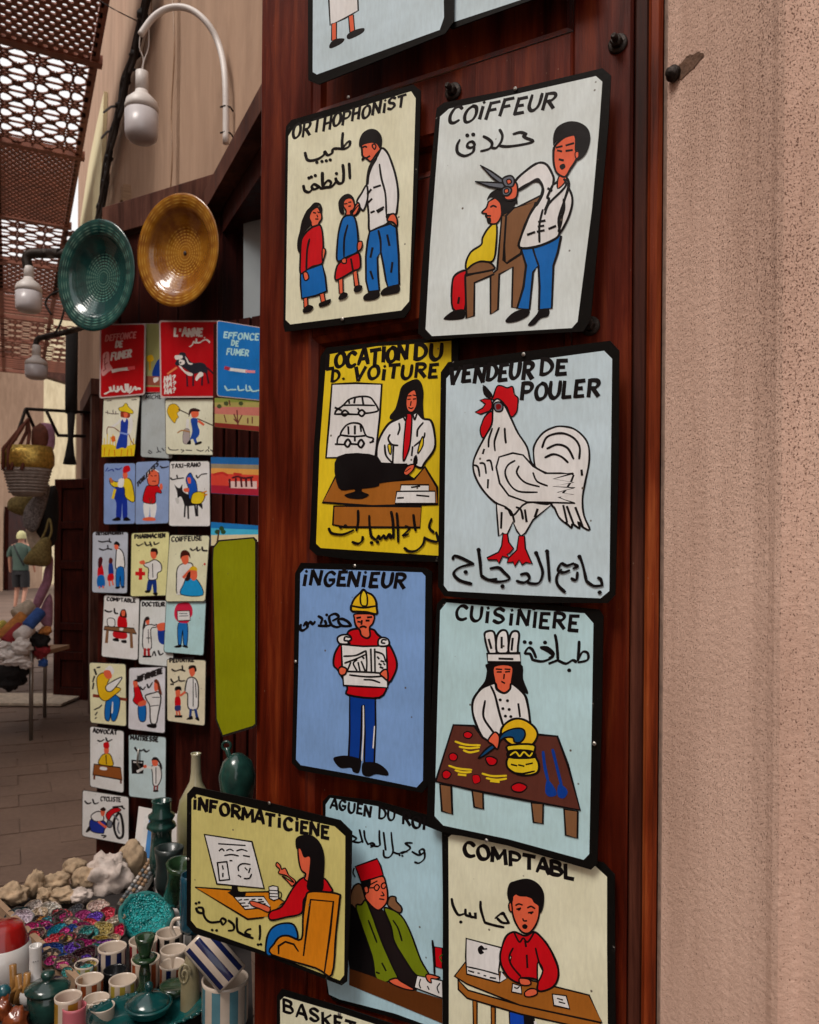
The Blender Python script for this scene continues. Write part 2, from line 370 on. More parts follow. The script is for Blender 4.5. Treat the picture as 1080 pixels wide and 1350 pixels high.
    def done(s, nail=None):
        for name, prims in s.parts.items():
            V = []; F = []; C = []
            for P, tr, c, y in prims:
                k = len(V); V += [(p[0], y, p[1]) for p in P]
                C += [c]*len(P)
                for t in tr:
                    F.append(tuple(i+k for i in t))
            # every face looks outwards (-y)
            G = []
            for f in F:
                a, b, d = Vector(V[f[0]]), Vector(V[f[1]]), Vector(V[f[2]])
                G.append(f if (b-a).cross(d-a).y < 0 else tuple(reversed(f)))
            mesh(name, V, G, 'art', False, s.root, None, C)
        if nail:
            for p in pp(nail):
                x, z = s.m(p); MB().lathe([(.0022, 0), (.0024, .0012), (.0012, .002)], 10, (0, 0, 0)).build('nail', 'steel', s.root)
                o = s.root.children[-1] if False else COL.objects[-1]
                o.location = (x, -.001, z); o.rotation_euler = (radians(90), 0, 0)
        return s
BLK = K(12, 9, 11); WHT = K(208, 200, 198); RED = K(172, 8, 20); SKN = K(198, 88, 60); BLU = K(12, 88, 158); NVY = K(8, 50, 128)
CRM = K(240, 207, 173); SKW = K(170, 188, 199); YEL = K(200, 172, 30); FBL = K(108, 142, 190); CYN = K(160, 190, 212); OYE = K(182, 174, 108)
BRN = K(140, 84, 28); BR2 = K(112, 78, 52); ORB = K(186, 112, 18); OLV = K(98, 112, 14); GRY = K(90, 95, 105); MUS = K(212, 158, 24); DBR = K(78, 40, 32)
# ------------------------------------------------------------------ layout lines of the place
DDIR = Vector((-.866, .5, 0)).normalized()      # along both open door leaves, away from the hinge
HINGE = Vector((.277, .9, 0))
TH = radians(26); SDIR = Vector((-sin(TH), cos(TH), 0)); SLEFT = Vector((-cos(TH), -sin(TH), 0))   # along / across the alley
def S(t, u=0, z=0): return HINGE*1+SDIR*t+SLEFT*u+Vector((0, 0, z))
RS = Matrix((( -SLEFT.x, SDIR.x, 0), (-SLEFT.y, SDIR.y, 0), (0, 0, 1)))   # columns: right, along, up
RZS = TH
HINGE2 = S(2.17)
DN = Vector((-.5, -.866, 0))
DOORTOP = 2.6

# ground
def grid_ground():
    MATS['pave'] = None
    m, nt, bs = newmat('trodden_stone_ground'); mp = mapped(nt, (1, 1, 1))
    n1 = N(nt, 'ShaderNodeTexNoise', i_Scale=1.3, i_Detail=8.0); nt.links.new(mp.outputs[0], n1.inputs[0])
    n2 = N(nt, 'ShaderNodeTexNoise', i_Scale=40.0, i_Detail=5.0); nt.links.new(mp.outputs[0], n2.inputs[0])
    r1 = ramp(nt, n1.outputs[0], [(.3, (.11, .068, .049)), (.7, (.20, .13, .095))]); r2 = ramp(nt, n2.outputs[0], [(.3, (.8, .8, .8)), (.7, (1.1, 1.1, 1.1))])
    mx = N(nt, 'ShaderNodeMix', data_type='RGBA', blend_type='MULTIPLY'); mx.inputs[0].default_value = .8
    nt.links.new(r1.outputs[0], mx.inputs[6]); nt.links.new(r2.outputs[0], mx.inputs[7]); nt.links.new(mx.outputs[2], bs.inputs['Base Color'])
    bs.inputs['Roughness'].default_value = .75; bump(nt, bs, n2.outputs[0], .3, .004); MATS['pave'] = m
grid_ground()
g = mesh('ground', [(-60, -20, -.004), (60, -20, -.004), (60, 90, -.004), (-60, 90, -.004)], [(0, 1, 2, 3)], 'pave'); tag(g, kind='structure')
mb = MB(); R3 = Matrix.Rotation(RZS, 3, 'Z')
for i in range(62):
    for j in range(26):
        if j > 14 and i > 36: continue
        t = 1.6+i*.21; u = -.35+j*.315+(.157 if i % 2 else 0)
        mb.box(S(t, u, -.02+random.uniform(-.003, .003)), (.309, .205, .04), R3@Matrix.Rotation(random.uniform(-.006, .006), 3, 'X'))
tag(mb.build('paving_stones', 'pave', g), kind='stuff')

# ---- shop building on the right: plaster walls, dark opening
shop = empty('shop_building', S(0, 0, 0), 'rough pink plaster building on the right carrying the doors and lamps', 'building')
shop.rotation_euler = (0, 0, RZS)
def SB(): return MB()
def loc(t, u, z): return Vector((-u, t, z))     # shop frame: x right of the wall line, y along the alley
# near pier with a rounded edge; front face on the wall line, running towards the camera
prof = [(0, 0), (0.0, -.12), (-.003, -.14), (-.0065, -.15), (-.0065, -.157), (.002, -.162), (.010, -.167), (.013, -.18), (.016, -.26), (.03, -.60), (.05, -1.6), (.6, -3.2), (.6, -7), (1.2, -7), (1.2, 0)]
pier = [(p[0], p[1]-.0035) for p in prof]
V = []; F = []; zs = [0, 4.9]
n = len(pier)
for z in zs: V += [(p[0], p[1], z) for p in pier]
F = [(i, (i+1) % n, n+(i+1) % n, n+i) for i in range(n)]+[tuple(range(n, 2*n))]
mesh('near_wall', V, F, 'plaster', False, shop)

# wall above the opening and beyond it
mb = MB(); mb.box((.2, 1.45, 4.155), (.4, 2.94, 3.29)); mb.build('wall_above_opening', 'farwall', shop)
mb = MB(); mb.box((.2, 5.6, 1.28), (.4, 6.8, 2.56)); mb.box((.2, 6.0, 4.18), (.4, 6.0, 3.24)); mb.build('wall_beyond_opening', 'farwall', shop)
# lintel: outer plank and inner plank stepping back
mb = MB(); mb.box((-.025, 1.07, 2.475), (.05, 2.36, .07)); mb.build('lintel_board', 'brownwood', shop)
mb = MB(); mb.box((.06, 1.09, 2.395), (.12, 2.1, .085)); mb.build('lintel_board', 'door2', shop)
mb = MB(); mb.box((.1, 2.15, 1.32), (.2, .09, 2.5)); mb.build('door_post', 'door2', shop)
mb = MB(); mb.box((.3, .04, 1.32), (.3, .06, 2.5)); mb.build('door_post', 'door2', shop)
MATS['grey'] = simple('grey_blue_distemper', (.30, .34, .36), .9, 0, .1, 5)
mb = MB(); mb.box((2.4, 1.1, 1.3), (.1, 3.2, 2.6)); mb.box((1.2, 2.75, 1.3), (2.3, .1, 2.6)); mb.box((1.2, -.05, 1.3), (2.0, .06, 2.6)); mb.build('interior_wall', 'grey', shop)
mb = MB(); mb.box((1.35, 1.15, 2.58), (2.2, 3.0, .06)); mb.build('interior_ceiling', 'grey', shop)
gq = [on_plane(a, b, HINGE2+DN*.06, DN) for a, b in ((321, 262), (352, 226), (360, 440), (321, 440))]
gV = [RS.transposed()@(v-Vector(shop.location)) for v in gq+[v-DN*.04 for v in gq]]
mesh('grey_wall_strip', gV, [(0, 1, 2, 3), (7, 6, 5, 4), (0, 4, 5, 1), (1, 5, 6, 2), (2, 6, 7, 3), (3, 7, 4, 0)], 'grey', False, shop)
# dark shelving back panel just inside the far jamb

# worn hole and bolt in the near wall
p = on_plane(891, 98, HINGE-Vector((0, 0, 0)), -SLEFT)
wb = empty('wall_bolt', p, 'rusty bolt end in a chipped hollow of the pink wall beside the door', 'bolt')
R = Matrix.Rotation(radians(90), 3, 'X'); RW = Matrix.Rotation(TH+radians(-90), 3, 'Z')@R
mb = MB(); mb.lathe([(.007, 0), (.0085, .001), (.0085, .006), (.006, .008), (.0045, .011)], 14, (0, 0, 0), R=RW); mb.build('bolt_shaft', 'iron', wb, True)
MATS['hollow'] = simple('bare_clay_in_the_hollow', (.14, .075, .045), .95, 0, .3, 150, bmp=.6)
def cone_rot(): return RW
mb = MB()
H = []
for k in range(22):
    a = 2*pi*k/22; r = 1+.13*sin(3*a+1)+.1*sin(7*a)
    H.append((cos(a)*.019*r+.019, -sin(a)*.009*r+.001*cos(a), .0007))
mb.add([RW@Vector(h) for h in H]+[RW@Vector((.012, 0, .0004))], [(i, (i+1) % 22, 22) for i in range(22)]); mb.build('chipped_hollow', 'hollow', wb)

# ---- the near door leaf
W_ = .576; LZ = 2.62
door = empty('wooden_door', HINGE+Vector((0, 0, .02)), 'tall red-brown varnished door leaf standing open, covered with painted signs', 'door'); door.rotation_euler = (0, 0, radians(-30))
# local x: right of the hinge is 0, leaf runs to -W_; y>0 is behind the face
def board(name, x0, x1, z0, z1, y0=0., y1=.036, mat='door', par=None, bev=.003):
    x0, x1 = min(x0, x1), max(x0, x1); b = bev
    V = [(x0, y1, z0), (x1, y1, z0), (x1, y1, z1), (x0, y1, z1), (x0, y0+b, z0), (x1, y0+b, z0), (x1, y0+b, z1), (x0, y0+b, z1), (x0+b, y0, z0+b), (x1-b, y0, z0+b), (x1-b, y0, z1-b), (x0+b, y0, z1-b)]
    F = [(3, 2, 1, 0), (0, 1, 5, 4), (1, 2, 6, 5), (2, 3, 7, 6), (3, 0, 4, 7), (4, 5, 9, 8), (5, 6, 10, 9), (6, 7, 11, 10), (7, 4, 8, 11), (8, 9, 10, 11)]
    cx, cz = (x0+x1)/2, (z0+z1)/2
    V = [(v[0]-cx, v[1], v[2]-cz) for v in V]
    return mesh(name, V, F, mat, False, par or door, (cx, 0, cz))
xL, xl, xr, xR = -W_, -.482, -.106, -.036
board('stile', xL, xl, 0, LZ)
board('stile', xr, xR, 0, LZ)
board('moulding', xR+.001, -.0195, 0, LZ, .004, .036, 'worn', bev=.002)
board('moulding', -.0185, -.003, 0, LZ, -.003, .036, 'edge', bev=.004)
MATS['putty'] = simple('grey_brown_putty_strip', (.22, .15, .115), .9, 0, .3, 60, bmp=.4)
board('door_jamb_strip', -.0015, .006, 0, LZ, -.002, .03, 'putty')
rails = [(0, .14), (.62, .74), (1.556, 1.739), (1.79, 1.866), (2.44, LZ)]
for a, b in rails: board('rail', xl+.0005, xr-.0005, a-.02 if a else 0, b-.02, .0012, .034)
def panel(a, b, d=.016, inset=.022):
    a -= .02; b -= .02; x0, x1 = xl, xr
    V = [(x0, .002, a), (x1, .002, a), (x1, .002, b), (x0, .002, b)]
    k = .009; V += [(x0+k, .007, a+k), (x1-k, .007, a+k), (x1-k, .007, b-k), (x0+k, .007, b-k)]
    k = .013; V += [(x0+k, d, a+k), (x1-k, d, a+k), (x1-k, d, b-k), (x0+k, d, b-k)]
    F = []
    for q in (0, 4):
        for i in range(4): F.append((q+i, q+(i+1) % 4, q+4+(i+1) % 4, q+4+i))
    F.append((8, 9, 10, 11))
    mesh('panel', V, F, 'door', False, door)
for a, b in ((.14, .62), (.74, 1.556), (1.739, 1.79), (1.866, 2.44)): panel(a, b)
DN = Vector((-.5, -.866, 0))
def bolt(px, py, r=.0074):
    p = on_plane(px, py, HINGE, DN); d = p-HINGE; x = -d.dot(DDIR); z = d.z-.02
    Rx = Matrix.Rotation(radians(90), 3, 'X')
    o = MB().lathe([(r*1.5, 0), (r*1.5, .0018), (r*1.25, .003)], 20, (0, 0, 0), R=Rx).build('washer', 'iron', door, True); o.location = (x, -.0, z)
    c = MB().lathe([(r*.95, .0025), (r*.95, .009), (r*.7, .011)], 6, (0, 0, 0), R=Rx).lathe([(r*.5, .0105), (r*.5, .017), (r*.3, .019)], 12, (0, 0, 0), R=Rx).build('bolt', 'iron', o)
for b in ((598, 121), (815, 58), (779, 430)): bolt(*b)

# ---- the far door leaf that carries the small signs
L2 = .606
door_b = empty('wooden_door', HINGE2+Vector((0, 0, .02)), 'dark door leaf further back, hung with two plates and many small signs', 'door'); door_b.rotation_euler = (0, 0, radians(-30))
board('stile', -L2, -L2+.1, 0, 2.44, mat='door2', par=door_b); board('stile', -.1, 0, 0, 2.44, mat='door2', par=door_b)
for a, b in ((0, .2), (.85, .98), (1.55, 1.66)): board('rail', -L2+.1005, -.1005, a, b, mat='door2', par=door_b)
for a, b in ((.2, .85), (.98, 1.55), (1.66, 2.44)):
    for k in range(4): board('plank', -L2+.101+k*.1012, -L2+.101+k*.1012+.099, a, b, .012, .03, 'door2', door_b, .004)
board('top_board', -L2+.02, .01, 2.445, 2.56, -.012, .04, 'brownwood', door_b)

# ---- far part of the alley
far = empty('far_building', S(9.0, .2, 0), 'pale cream sunlit building closing the far end of the alley', 'building')
def wbox(mb, a, b, z0, z1, thick=.3):   # wall slab between two ground points, thickness away from the camera
    a = Vector((a[0], a[1], 0)); b = Vector((b[0], b[1], 0)); d = (b-a).normalized(); nn = Vector((-d.y, d.x, 0))
    if nn.dot(a) < 0: nn = -nn
    V = [a, b, b+nn*thick, a+nn*thick]; V = [v+Vector((0, 0, z0)) for v in V]+[v+Vector((0, 0, z1)) for v in V]
    return mb.add(V, [(0, 1, 5, 4), (1, 2, 6, 5), (2, 3, 7, 6), (3, 0, 4, 7), (4, 5, 6, 7), (0, 3, 2, 1)])
def gp(px, Y): v = W(px, 735, Y); return (v.x, v.y)
def child_world(mb, name, mat, root, smooth=False):
    mb.V = [v-Vector(root.location) for v in mb.V]; return mb.build(name, mat, root, smooth)
far.location = (gp(80, 34)[0], 34, 0)
child_world(wbox(MB(), gp(40, 35), gp(128, 34), 0, 11.5), 'wall', 'cream', far)
child_world(wbox(MB(), gp(92, 34.2), gp(98, 34.1), 0, 9.5, .1), 'pilaster', 'cream', far)
lb = empty('left_building', (gp(10, 29)[0], 29, 0), 'tan streaked plaster building on the left side of the alley', 'building')
child_world(wbox(MB(), gp(-560, 16), gp(56, 31), 0, 10.4), 'wall', 'farwall', lb)
child_world(wbox(MB(), gp(-6, 27.4), gp(4, 27.9), 0, 5.8, .15), 'buttress', 'farwall', lb)
child_world(wbox(MB(), gp(11, 28.4), gp(34, 29.5), 0, 2.9, .15), 'doorway', 'door2', lb)
child_world(wbox(MB(), gp(-560, 15.6), gp(108, 29.6), 7.3, 7.75, .3), 'wall_beam', 'brownwood', lb)
# yellow slab coloured as sunlight on the right wall, and a brown door frame
yb = empty('sunlit_wall_patch', S(7.85, .0, 0), 'narrow sunlit wall patch painted pale yellow between the roof edge and the black cables', 'wall')
MATS['sunpatch'] = mat_farplaster('painted_sunlight_plaster', (.74, .66, .38), (.82, .76, .50))
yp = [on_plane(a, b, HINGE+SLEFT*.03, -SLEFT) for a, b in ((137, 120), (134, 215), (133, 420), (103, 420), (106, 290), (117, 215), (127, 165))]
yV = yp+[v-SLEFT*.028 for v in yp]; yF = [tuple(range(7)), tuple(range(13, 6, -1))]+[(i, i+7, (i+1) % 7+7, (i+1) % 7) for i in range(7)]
child_world(MB().add(yV, yF), 'wall', 'sunpatch', yb)
fd = empty('brown_door_frame', S(6.2, 0, 0), 'brown wooden door frame in the right wall beyond the small signs', 'door frame'); fd.rotation_euler = (0, 0, RZS)
mb = MB(); mb.box((-.04, 0, 1.25), (.08, .14, 2.5)); mb.build('post', 'brownwood', fd)
mb = MB(); mb.box((-.04, .9, 1.25), (.08, .14, 2.5)); mb.build('post', 'brownwood', fd)
mb = MB(); mb.box((-.04, .45, 2.56), (.1, 1.1, .12)); mb.build('head', 'brownwood', fd)
mb = MB(); mb.box((-.01, .45, 1.25), (.02, .75, 2.49)); mb.build('door_panel', 'door2', fd)

rd = empty('red_door', W(92, 925, 7.1), 'dark red panelled door leaf standing open beyond the shop', 'door'); rd.rotation_euler = (0, 0, radians(-14))
Wd = .34
o = board('stile', -Wd/2, -Wd/2+.07, 0, 1.93, mat='door2', par=rd); board('stile', Wd/2-.05, Wd/2, 0, 1.93, mat='door2', par=rd)
for a, b in ((0, .12), (.36, .43), (.62, .68), (1.15, 1.22), (1.5, 1.56), (1.85, 1.93)): board('rail', -Wd/2+.0705, Wd/2-.0505, a, b, mat='door2', par=rd)
for a, b in ((.12, .36), (.43, .62), (.68, 1.15), (1.22, 1.5), (1.56, 1.85)): board('panel', -Wd/2+.0705, Wd/2-.0505, a, b, .014, .03, 'door2', rd, .006)

ob = empty('opposite_building', S(2, 4.5, 0), 'tan plaster building on the opposite side of the alley, outside the frame', 'building'); ob.rotation_euler = (0, 0, RZS)
MB().box((-.2, 0, 3.1), (.4, 17, 6.2)).build('wall', 'farwall', ob)
for k in range(3): MB().box((.01, -5+k*3.4, 1.15), (.06, 1.5, 2.3)).build('shop_door', 'door2', ob)

# ---- lattice roof over the alley
MATS['rooftin'] = simple('rust_red_painted_lattice', (.24, .08, .045), .6, 0, .35, 8)
HR = 4.6; UE = .15
roof = empty('lattice_roof', S(4.0, UE, HR), 'rust-brown roof of pierced panels and star lattice over the alley', 'roof'); roof.rotation_euler = (0, 0, RZS)
ROOFW = 4.3
def holes(t0, t1, sp, name='perforated_panel'):
    xo = 1.5 if t0 > 8 else 0; nx = int((ROOFW+xo)/sp); ny = int((t1-t0)/(sp*.87)); V = []; F = []; idx = {}
    dy = (t1-t0)/ny; r = sp*.285
    for j in range(ny):
        for i in range(nx):
            cx = xo-(i+.5+(.5 if j % 2 else 0))*sp; cy = t0-4+(j+.5)*dy; k = len(V)
            q = []
            for a in range(8):
                an = pi/8+a*pi/4; q.append((cx+r*cos(an), cy+r*sin(an)))
            sqx = [(cx+sp/2, cy+dy*.21), (cx+sp*.21, cy+dy/2), (cx-sp*.21, cy+dy/2), (cx-sp/2, cy+dy*.21), (cx-sp/2, cy-dy*.21), (cx-sp*.21, cy-dy/2), (cx+sp*.21, cy-dy/2), (cx+sp/2, cy-dy*.21)]
            for z in (0,):
                V += [(x, y, 0) for x, y in q]+[(x, y, 0) for x, y in sqx]+[(x, y, .012) for x, y in q]
            for a in range(8):
                b = (a+1) % 8; F.append((k+a, k+b, k+8+b, k+8+a)); F.append((k+a, k+16+a, k+16+b, k+b))
            for sx, sy, a, b in ((1, 1, 0, 1), (-1, 1, 2, 3), (-1, -1, 4, 5), (1, -1, 6, 7)):
                V.append((cx+sx*sp/2, cy+sy*dy/2, 0)); F.append((k+8+a, len(V)-1, k+8+b))
    o = mesh(name, V, F, 'rooftin', False, roof); return tag(o, kind='stuff')
def stars(t0, t1, cell, name='star_lattice'):
    mb = MB(); w = cell*.078
    xo = 1.5 if t0 > 8 else 0; nx = int((ROOFW+xo)/cell)+1; ny = max(1, round((t1-t0)/cell)); cy0 = (t1-t0)/ny
    def seg(a, b, w=w):
        a = Vector(a); b = Vector(b); d = (b-a).normalized(); nn = Vector((-d.y, d.x, 0))*w/2
        V = [a+nn, b+nn, b-nn, a-nn]; V += [v+Vector((0, 0, .01)) for v in V]
        mb.add(V, [(3, 2, 1, 0), (0, 1, 5, 4), (2, 3, 7, 6)])
    for i in range(nx):
        for j in range(ny):
            cx = xo-(i+.5)*cell; cy = t0-4+(j+.5)*cy0; o = [Vector((cx+cell*.5*sx, cy+cy0*.5*sy, 0)) for sx, sy in ((1, 1), (-1, 1), (-1, -1), (1, -1))]
            C = Vector((cx, cy, 0)); st = []
            for k in range(16):
                rr = cell*(.34 if k % 2 == 0 else .21); a = k*pi/8; st.append(C+Vector((rr*cos(a), rr*sin(a)*cy0/cell, 0)))
            for k in range(16): seg(st[k], st[(k+1) % 16])
            rin = [C+Vector((cell*.1*cos(k*pi/4+.39), cell*.1*sin(k*pi/4+.39), 0)) for k in range(8)]
            for k in range(8): seg(rin[k], rin[(k+1) % 8], w*.8); seg(rin[k], st[(2*k+1) % 16], w*.8)
            for k in range(8):
                tip = st[2*k]; a = k*pi/4; e = C+Vector((max(-1, min(1, round(cos(a)*1.4, 3)))*cell*.5, max(-1, min(1, sin(a)*1.4))*cy0*.5, 0)); seg(tip, e)
            for q in o:
                qs = [q+Vector((cell*.13*cos(k*pi/4), cell*.13*sin(k*pi/4), 0)) for k in range(8)]
                for k in range(8):
                    if abs(qs[k].x-cx) <= cell*.51 and abs(qs[(k+1) % 8].x-cx) <= cell*.51 and abs(qs[k].y-cy) <= cy0*.51 and abs(qs[(k+1) % 8].y-cy) <= cy0*.51: seg(qs[k], qs[(k+1) % 8])
                for k in (1, 5, 9, 13): pass
    o = mb.build(name, 'rooftin', roof); return tag(o, kind='stuff')
def slats(t0, t1):
    n = int((t1-t0)/.16)
    for k in range(n):
        mb = MB(); mb.box((.75, 0, .02), (ROOFW+1.5, .05, .03)); mb.build('slat', 'rooftin', roof, loc=(-ROOFW/2, t0-4+k*.16+.08, .01))
seq = [(3.3, 5.25, 'h', .062), (5.32, 6.72, 's', .235), (6.8, 8.35, 'h', .055), (8.45, 9.75, 's', .26), (9.85, 10.9, 'h', .09), (11.0, 12.2, 'l', 0), (12.3, 13.6, 's', .3), (13.7, 14.8, 's', .36), (14.9, 16.0, 'l', 0)]
for a, b, k, sp in seq:
    if k == 'h': holes(a, b, sp)
    elif k == 's': stars(a, b, sp)
    else: slats(a, b)
for t in [3.26]+[(seq[i][1]+seq[i+1][0])/2 for i in range(len(seq)-1)]+[16.05]:
    mb = MB(); mb.box((0, 0, 0), (ROOFW+.1, .07, .06)); mb.build('cross_beam', 'rooftin', roof, loc=(-ROOFW/2, t-4, .02))
for u in (0, .62, 1.25, 2.1, 3.2, ROOFW):
    mb = MB(); mb.box((0, 0, 0), (.05, 12.8, .05)); mb.build('long_beam', 'rooftin', roof, loc=(-u, 5.66, .025))
# ------------------------------------------------------------------ the large painted signs on the near door
DX = -DDIR
GS = 'painted trade signs nailed to the near door leaf'
def big(label, off, Z, outer, field, col, tilt=0):
    return Sign('painted_sign', label, 'sign', HINGE, DX, off, Z, outer, field, col, GS)
# --- doctor with two girls
s = big('cream sign ORTHOPHONIST with a white-coated man and two girls', .012, (370, 90, 3.859),
    '25,330 28,295 55,262 675,82 712,112 708,330 692,700 660,1225 630,1268 22,1340 14,1310', '40,345 70,298 665,117 688,152 672,700 655,1185 615,1232 50,1303 26,1280', CRM)
s.art('title_lettering').text('ORTHOPHONiST', (62, 362), (634, 188), 72, 56, 13, .12)
s.art('arabic_lettering').lines('318,330 314,372 316,410|316,408 340,378 354,374 350,396 325,410 290,408|290,408 268,412 262,432 240,442 226,424 222,440 195,460 160,470 138,466 130,448 126,430|350,485 352,520 354,560|318,492 322,540 318,578 300,586 286,574 282,560|284,576 262,602 235,606 205,612|214,532 214,570 216,602|216,602 240,572 258,582 250,604|200,606 172,590 160,604 172,616 196,606|166,612 146,630 124,622 118,598', 12)
s.dots('186,479 212,474 234,471 254,466 178,546 286,536 158,553 146,558', 8)
s.art('painted_man').fill(WHT, '515,408 545,430 570,490 590,560 600,640 594,720 585,745 542,748 548,786 500,812 455,830 450,750 442,650 440,590 446,540 460,490 490,455', 9)
s.fill(WHT, '440,596 415,635 390,680 408,712 425,722 445,660', 8).fill(SKN, '397,684 375,712 366,744 385,748 406,720', 7).fill(SKN, '556,748 580,742 595,770 594,806 575,785 545,776', 8)
s.fill(SKN, '415,392 440,380 472,376 500,388 512,410 488,440 462,474 446,466 432,456 417,468 424,452 418,445 416,420', 8)
s.fill(BLK, '402,400 403,365 420,330 455,310 490,315 515,345 518,385 508,412 492,388 470,380 440,383 415,396')
s.fill(SKN, '468,396 478,386 487,398 480,414', 6).lines('421,404 430,399 440,402|443,455 455,448', 8)
s.lines('505,490 515,560 535,640 540,742|490,460 466,500 450,545 446,590|476,608 510,597|462,735 478,728|492,726 526,708|497,734 522,718|445,640 462,618|450,682 466,666', 8)
s.fill(BLU, '455,832 500,812 560,792 592,812 603,950 606,1100 550,1118 538,1080 525,1000 512,935 495,965 498,1050 505,1130 450,1138 437,1080 436,960 445,880', 9, False)
s.lines('500,828 511,880 512,938|470,915 460,962|545,850 556,902|571,990 565,1038|460,1035 472,1072', 9)
s.fill(BLK, '425,1160 455,1140 500,1132 506,1160 480,1178 430,1182').fill(BLK, '512,1140 540,1115 603,1102 606,1138 570,1150 520,1156')
s.art('painted_girl_left').fill(SKN, '165,722 190,708 208,730 212,765 200,785 190,808 166,812 150,770 148,740', 7)
s.fill(RED, '162,812 180,804 204,800 216,840 220,920 216,992 165,1010 140,1028 136,1044 104,1046 103,970 108,880 130,840', 8)
s.fill(BLK, '150,710 175,685 205,690 216,722 206,742 190,712 166,726 152,760 162,792 130,830 108,872 99,938 88,920 88,880 100,830 110,780 132,730')
s.fill(BLU, '140,1025 215,998 230,1060 238,1135 180,1158 110,1172 104,1100 104,1050', 8, False).fill(SKN, '118,1042 138,1040 146,1070 126,1080', 6)
s.fill(SKN, '120,1172 140,1168 142,1215 122,1218', 6, False).fill(SKN, '202,1150 224,1145 232,1190 210,1196', 6, False).fill(SKN, '216,920 232,926 226,960 216,980', 6)
s.fill(BLK, '118,1225 145,1205 170,1215 155,1238 120,1245').fill(BLK, '198,1198 225,1185 258,1175 250,1200 205,1216').lines('150,870 138,930 134,1030', 8).lines('170,735 182,738|192,732 200,736|188,748 192,758|182,768 194,768', 5)
s.art('painted_girl_right').fill(SKN, '372,736 398,700 402,710 388,742 372,748', 5).fill(SKN, '330,670 365,662 380,700 372,722 360,730 360,752 335,754 336,726 322,700', 7)
s.fill(BLK, '300,720 298,680 320,650 350,640 375,660 382,692 366,668 338,668 322,700 328,742 308,740')
s.fill(SKN, '298,1078 320,1070 322,1145 302,1148', 6, False).fill(SKN, '372,1040 392,1030 402,1105 380,1110', 6, False)
s.fill(RED, '335,970 398,940 410,990 404,1020 370,1035 300,1075 280,1070 290,1010 312,985', 8).fill(BLU, '320,765 350,750 380,760 395,830 398,910 390,940 340,962 310,980 290,975 292,900 300,830', 8)
s.fill(SKN, '315,975 335,968 337,992 318,992', 6).fill(SKN, '396,888 418,884 416,916 396,930', 6).lines('345,800 328,870 326,962|362,972 372,1030', 8).lines('328,692 342,690|350,684 362,682|350,704 360,702', 5)
s.fill(BLK, '300,1164 320,1142 345,1148 336,1170 302,1180').fill(BLK, '378,1118 400,1104 420,1110 410,1135 380,1140')
s.done('348,150 318,1278')

# --- barber
s = big('pale grey-blue sign COIFFEUR with a barber cutting hair over a brown chair', .020, (550, 80, 3.552),
    '88,248 92,222 125,196 470,128 868,34 908,68 896,300 860,700 812,1215 778,1268 40,1306 4,1276 20,1000 55,600', '108,262 150,225 470,155 838,72 868,98 852,330 820,690 752,1222 725,1252 70,1290 40,1258 62,860', K(188, 198, 206))
s.art('title_lettering').text('COiFFEUR', (140, 300), (640, 218), 76, 72, 15, .28)
s.lines('150,268 150,262', 2)
s.art('arabic_lettering').lines('452,344 485,336 512,345 498,352|498,352 510,362 545,378 500,392 430,402 390,400|388,324 400,350 394,380 372,408 350,408|312,355 336,368 352,388 340,412 300,424|262,378 242,384 236,402 252,408 270,396 262,380|268,398 262,428 225,446 192,432 188,400 200,372', 13).dots('236,350 264,346', 9)
s.art('painted_chair').fill(BR2, '400,722 580,632 545,760 500,870 470,925 415,948 420,760', 9, False).fill(BR2, '455,690 556,662 500,850 486,905 412,946 404,740', 9, False)
s.fill(BR2, '398,725 376,980 345,1006 345,1188 380,1165 386,1000 450,965 445,1155 480,1160 512,980 500,900 420,950 405,935 418,730', 8, False)
s.fill(BR2, '228,1010 350,975 362,1000 270,1040 268,1195 232,1208', 8, False).fill(BR2, '236,1000 240,972 280,945 330,942 358,960 355,980', 8)
s.art('painted_customer').fill(RED, '228,982 185,1000 166,1040 168,1160 225,1166 226,1020 232,1000', 8).fill(BLK, '126,1206 170,1172 222,1166 222,1205 180,1214 140,1214').lines('198,1110 194,1136', 9)
s.fill(YEL, '372,762 335,785 308,830 302,862 255,895 232,940 232,978 262,955 300,940 356,938 372,860', 8)
s.fill(SKN, '340,658 385,640 398,690 395,730 372,764 336,760 330,738 322,728 326,718 304,712 325,690 332,672', 7)
s.fill(BLK, '328,655 345,620 385,600 440,612 468,640 452,690 400,722 388,668 350,640').lines('346,686 358,680 372,686|322,726 345,728', 7).fill(BLK, '328,740 345,736 348,756 334,764')
s.art('painted_barber').fill(BLU, '488,880 560,872 660,820 676,822 660,900 640,960 632,1160 572,1166 575,1060 570,960 545,990 528,1165 470,1160 500,1060 512,960', 9, False).lines('545,884 556,920 570,958', 8)
s.fill(BLK, '416,1215 460,1175 522,1162 524,1192 480,1218 430,1228').fill(BLK, '520,1238 560,1190 575,1166 618,1162 616,1196 580,1208 550,1238')
s.fill(WHT, '694,582 722,620 728,670 708,740 672,806 660,800 682,720 690,660', 9).fill(WHT, '570,480 610,490 640,545 642,580 690,545 712,580 690,660 665,740 668,810 640,840 560,872 482,876 490,820 530,720 575,650 590,600 575,565 555,560 470,610 462,565 520,510', 10)
s.lines('468,668 470,612 555,565 588,590 590,625 560,680', 9).fill(SKN, '665,545 700,540 695,570 660,600', 6)
s.fill(SKN, '648,400 700,355 742,352 745,420 755,440 745,470 722,505 695,545 660,530 645,500 640,450', 9).fill(BLK, '640,400 640,350 660,310 710,286 765,292 805,325 812,380 790,440 752,470 746,450 758,430 740,405 744,355 700,362 655,380')
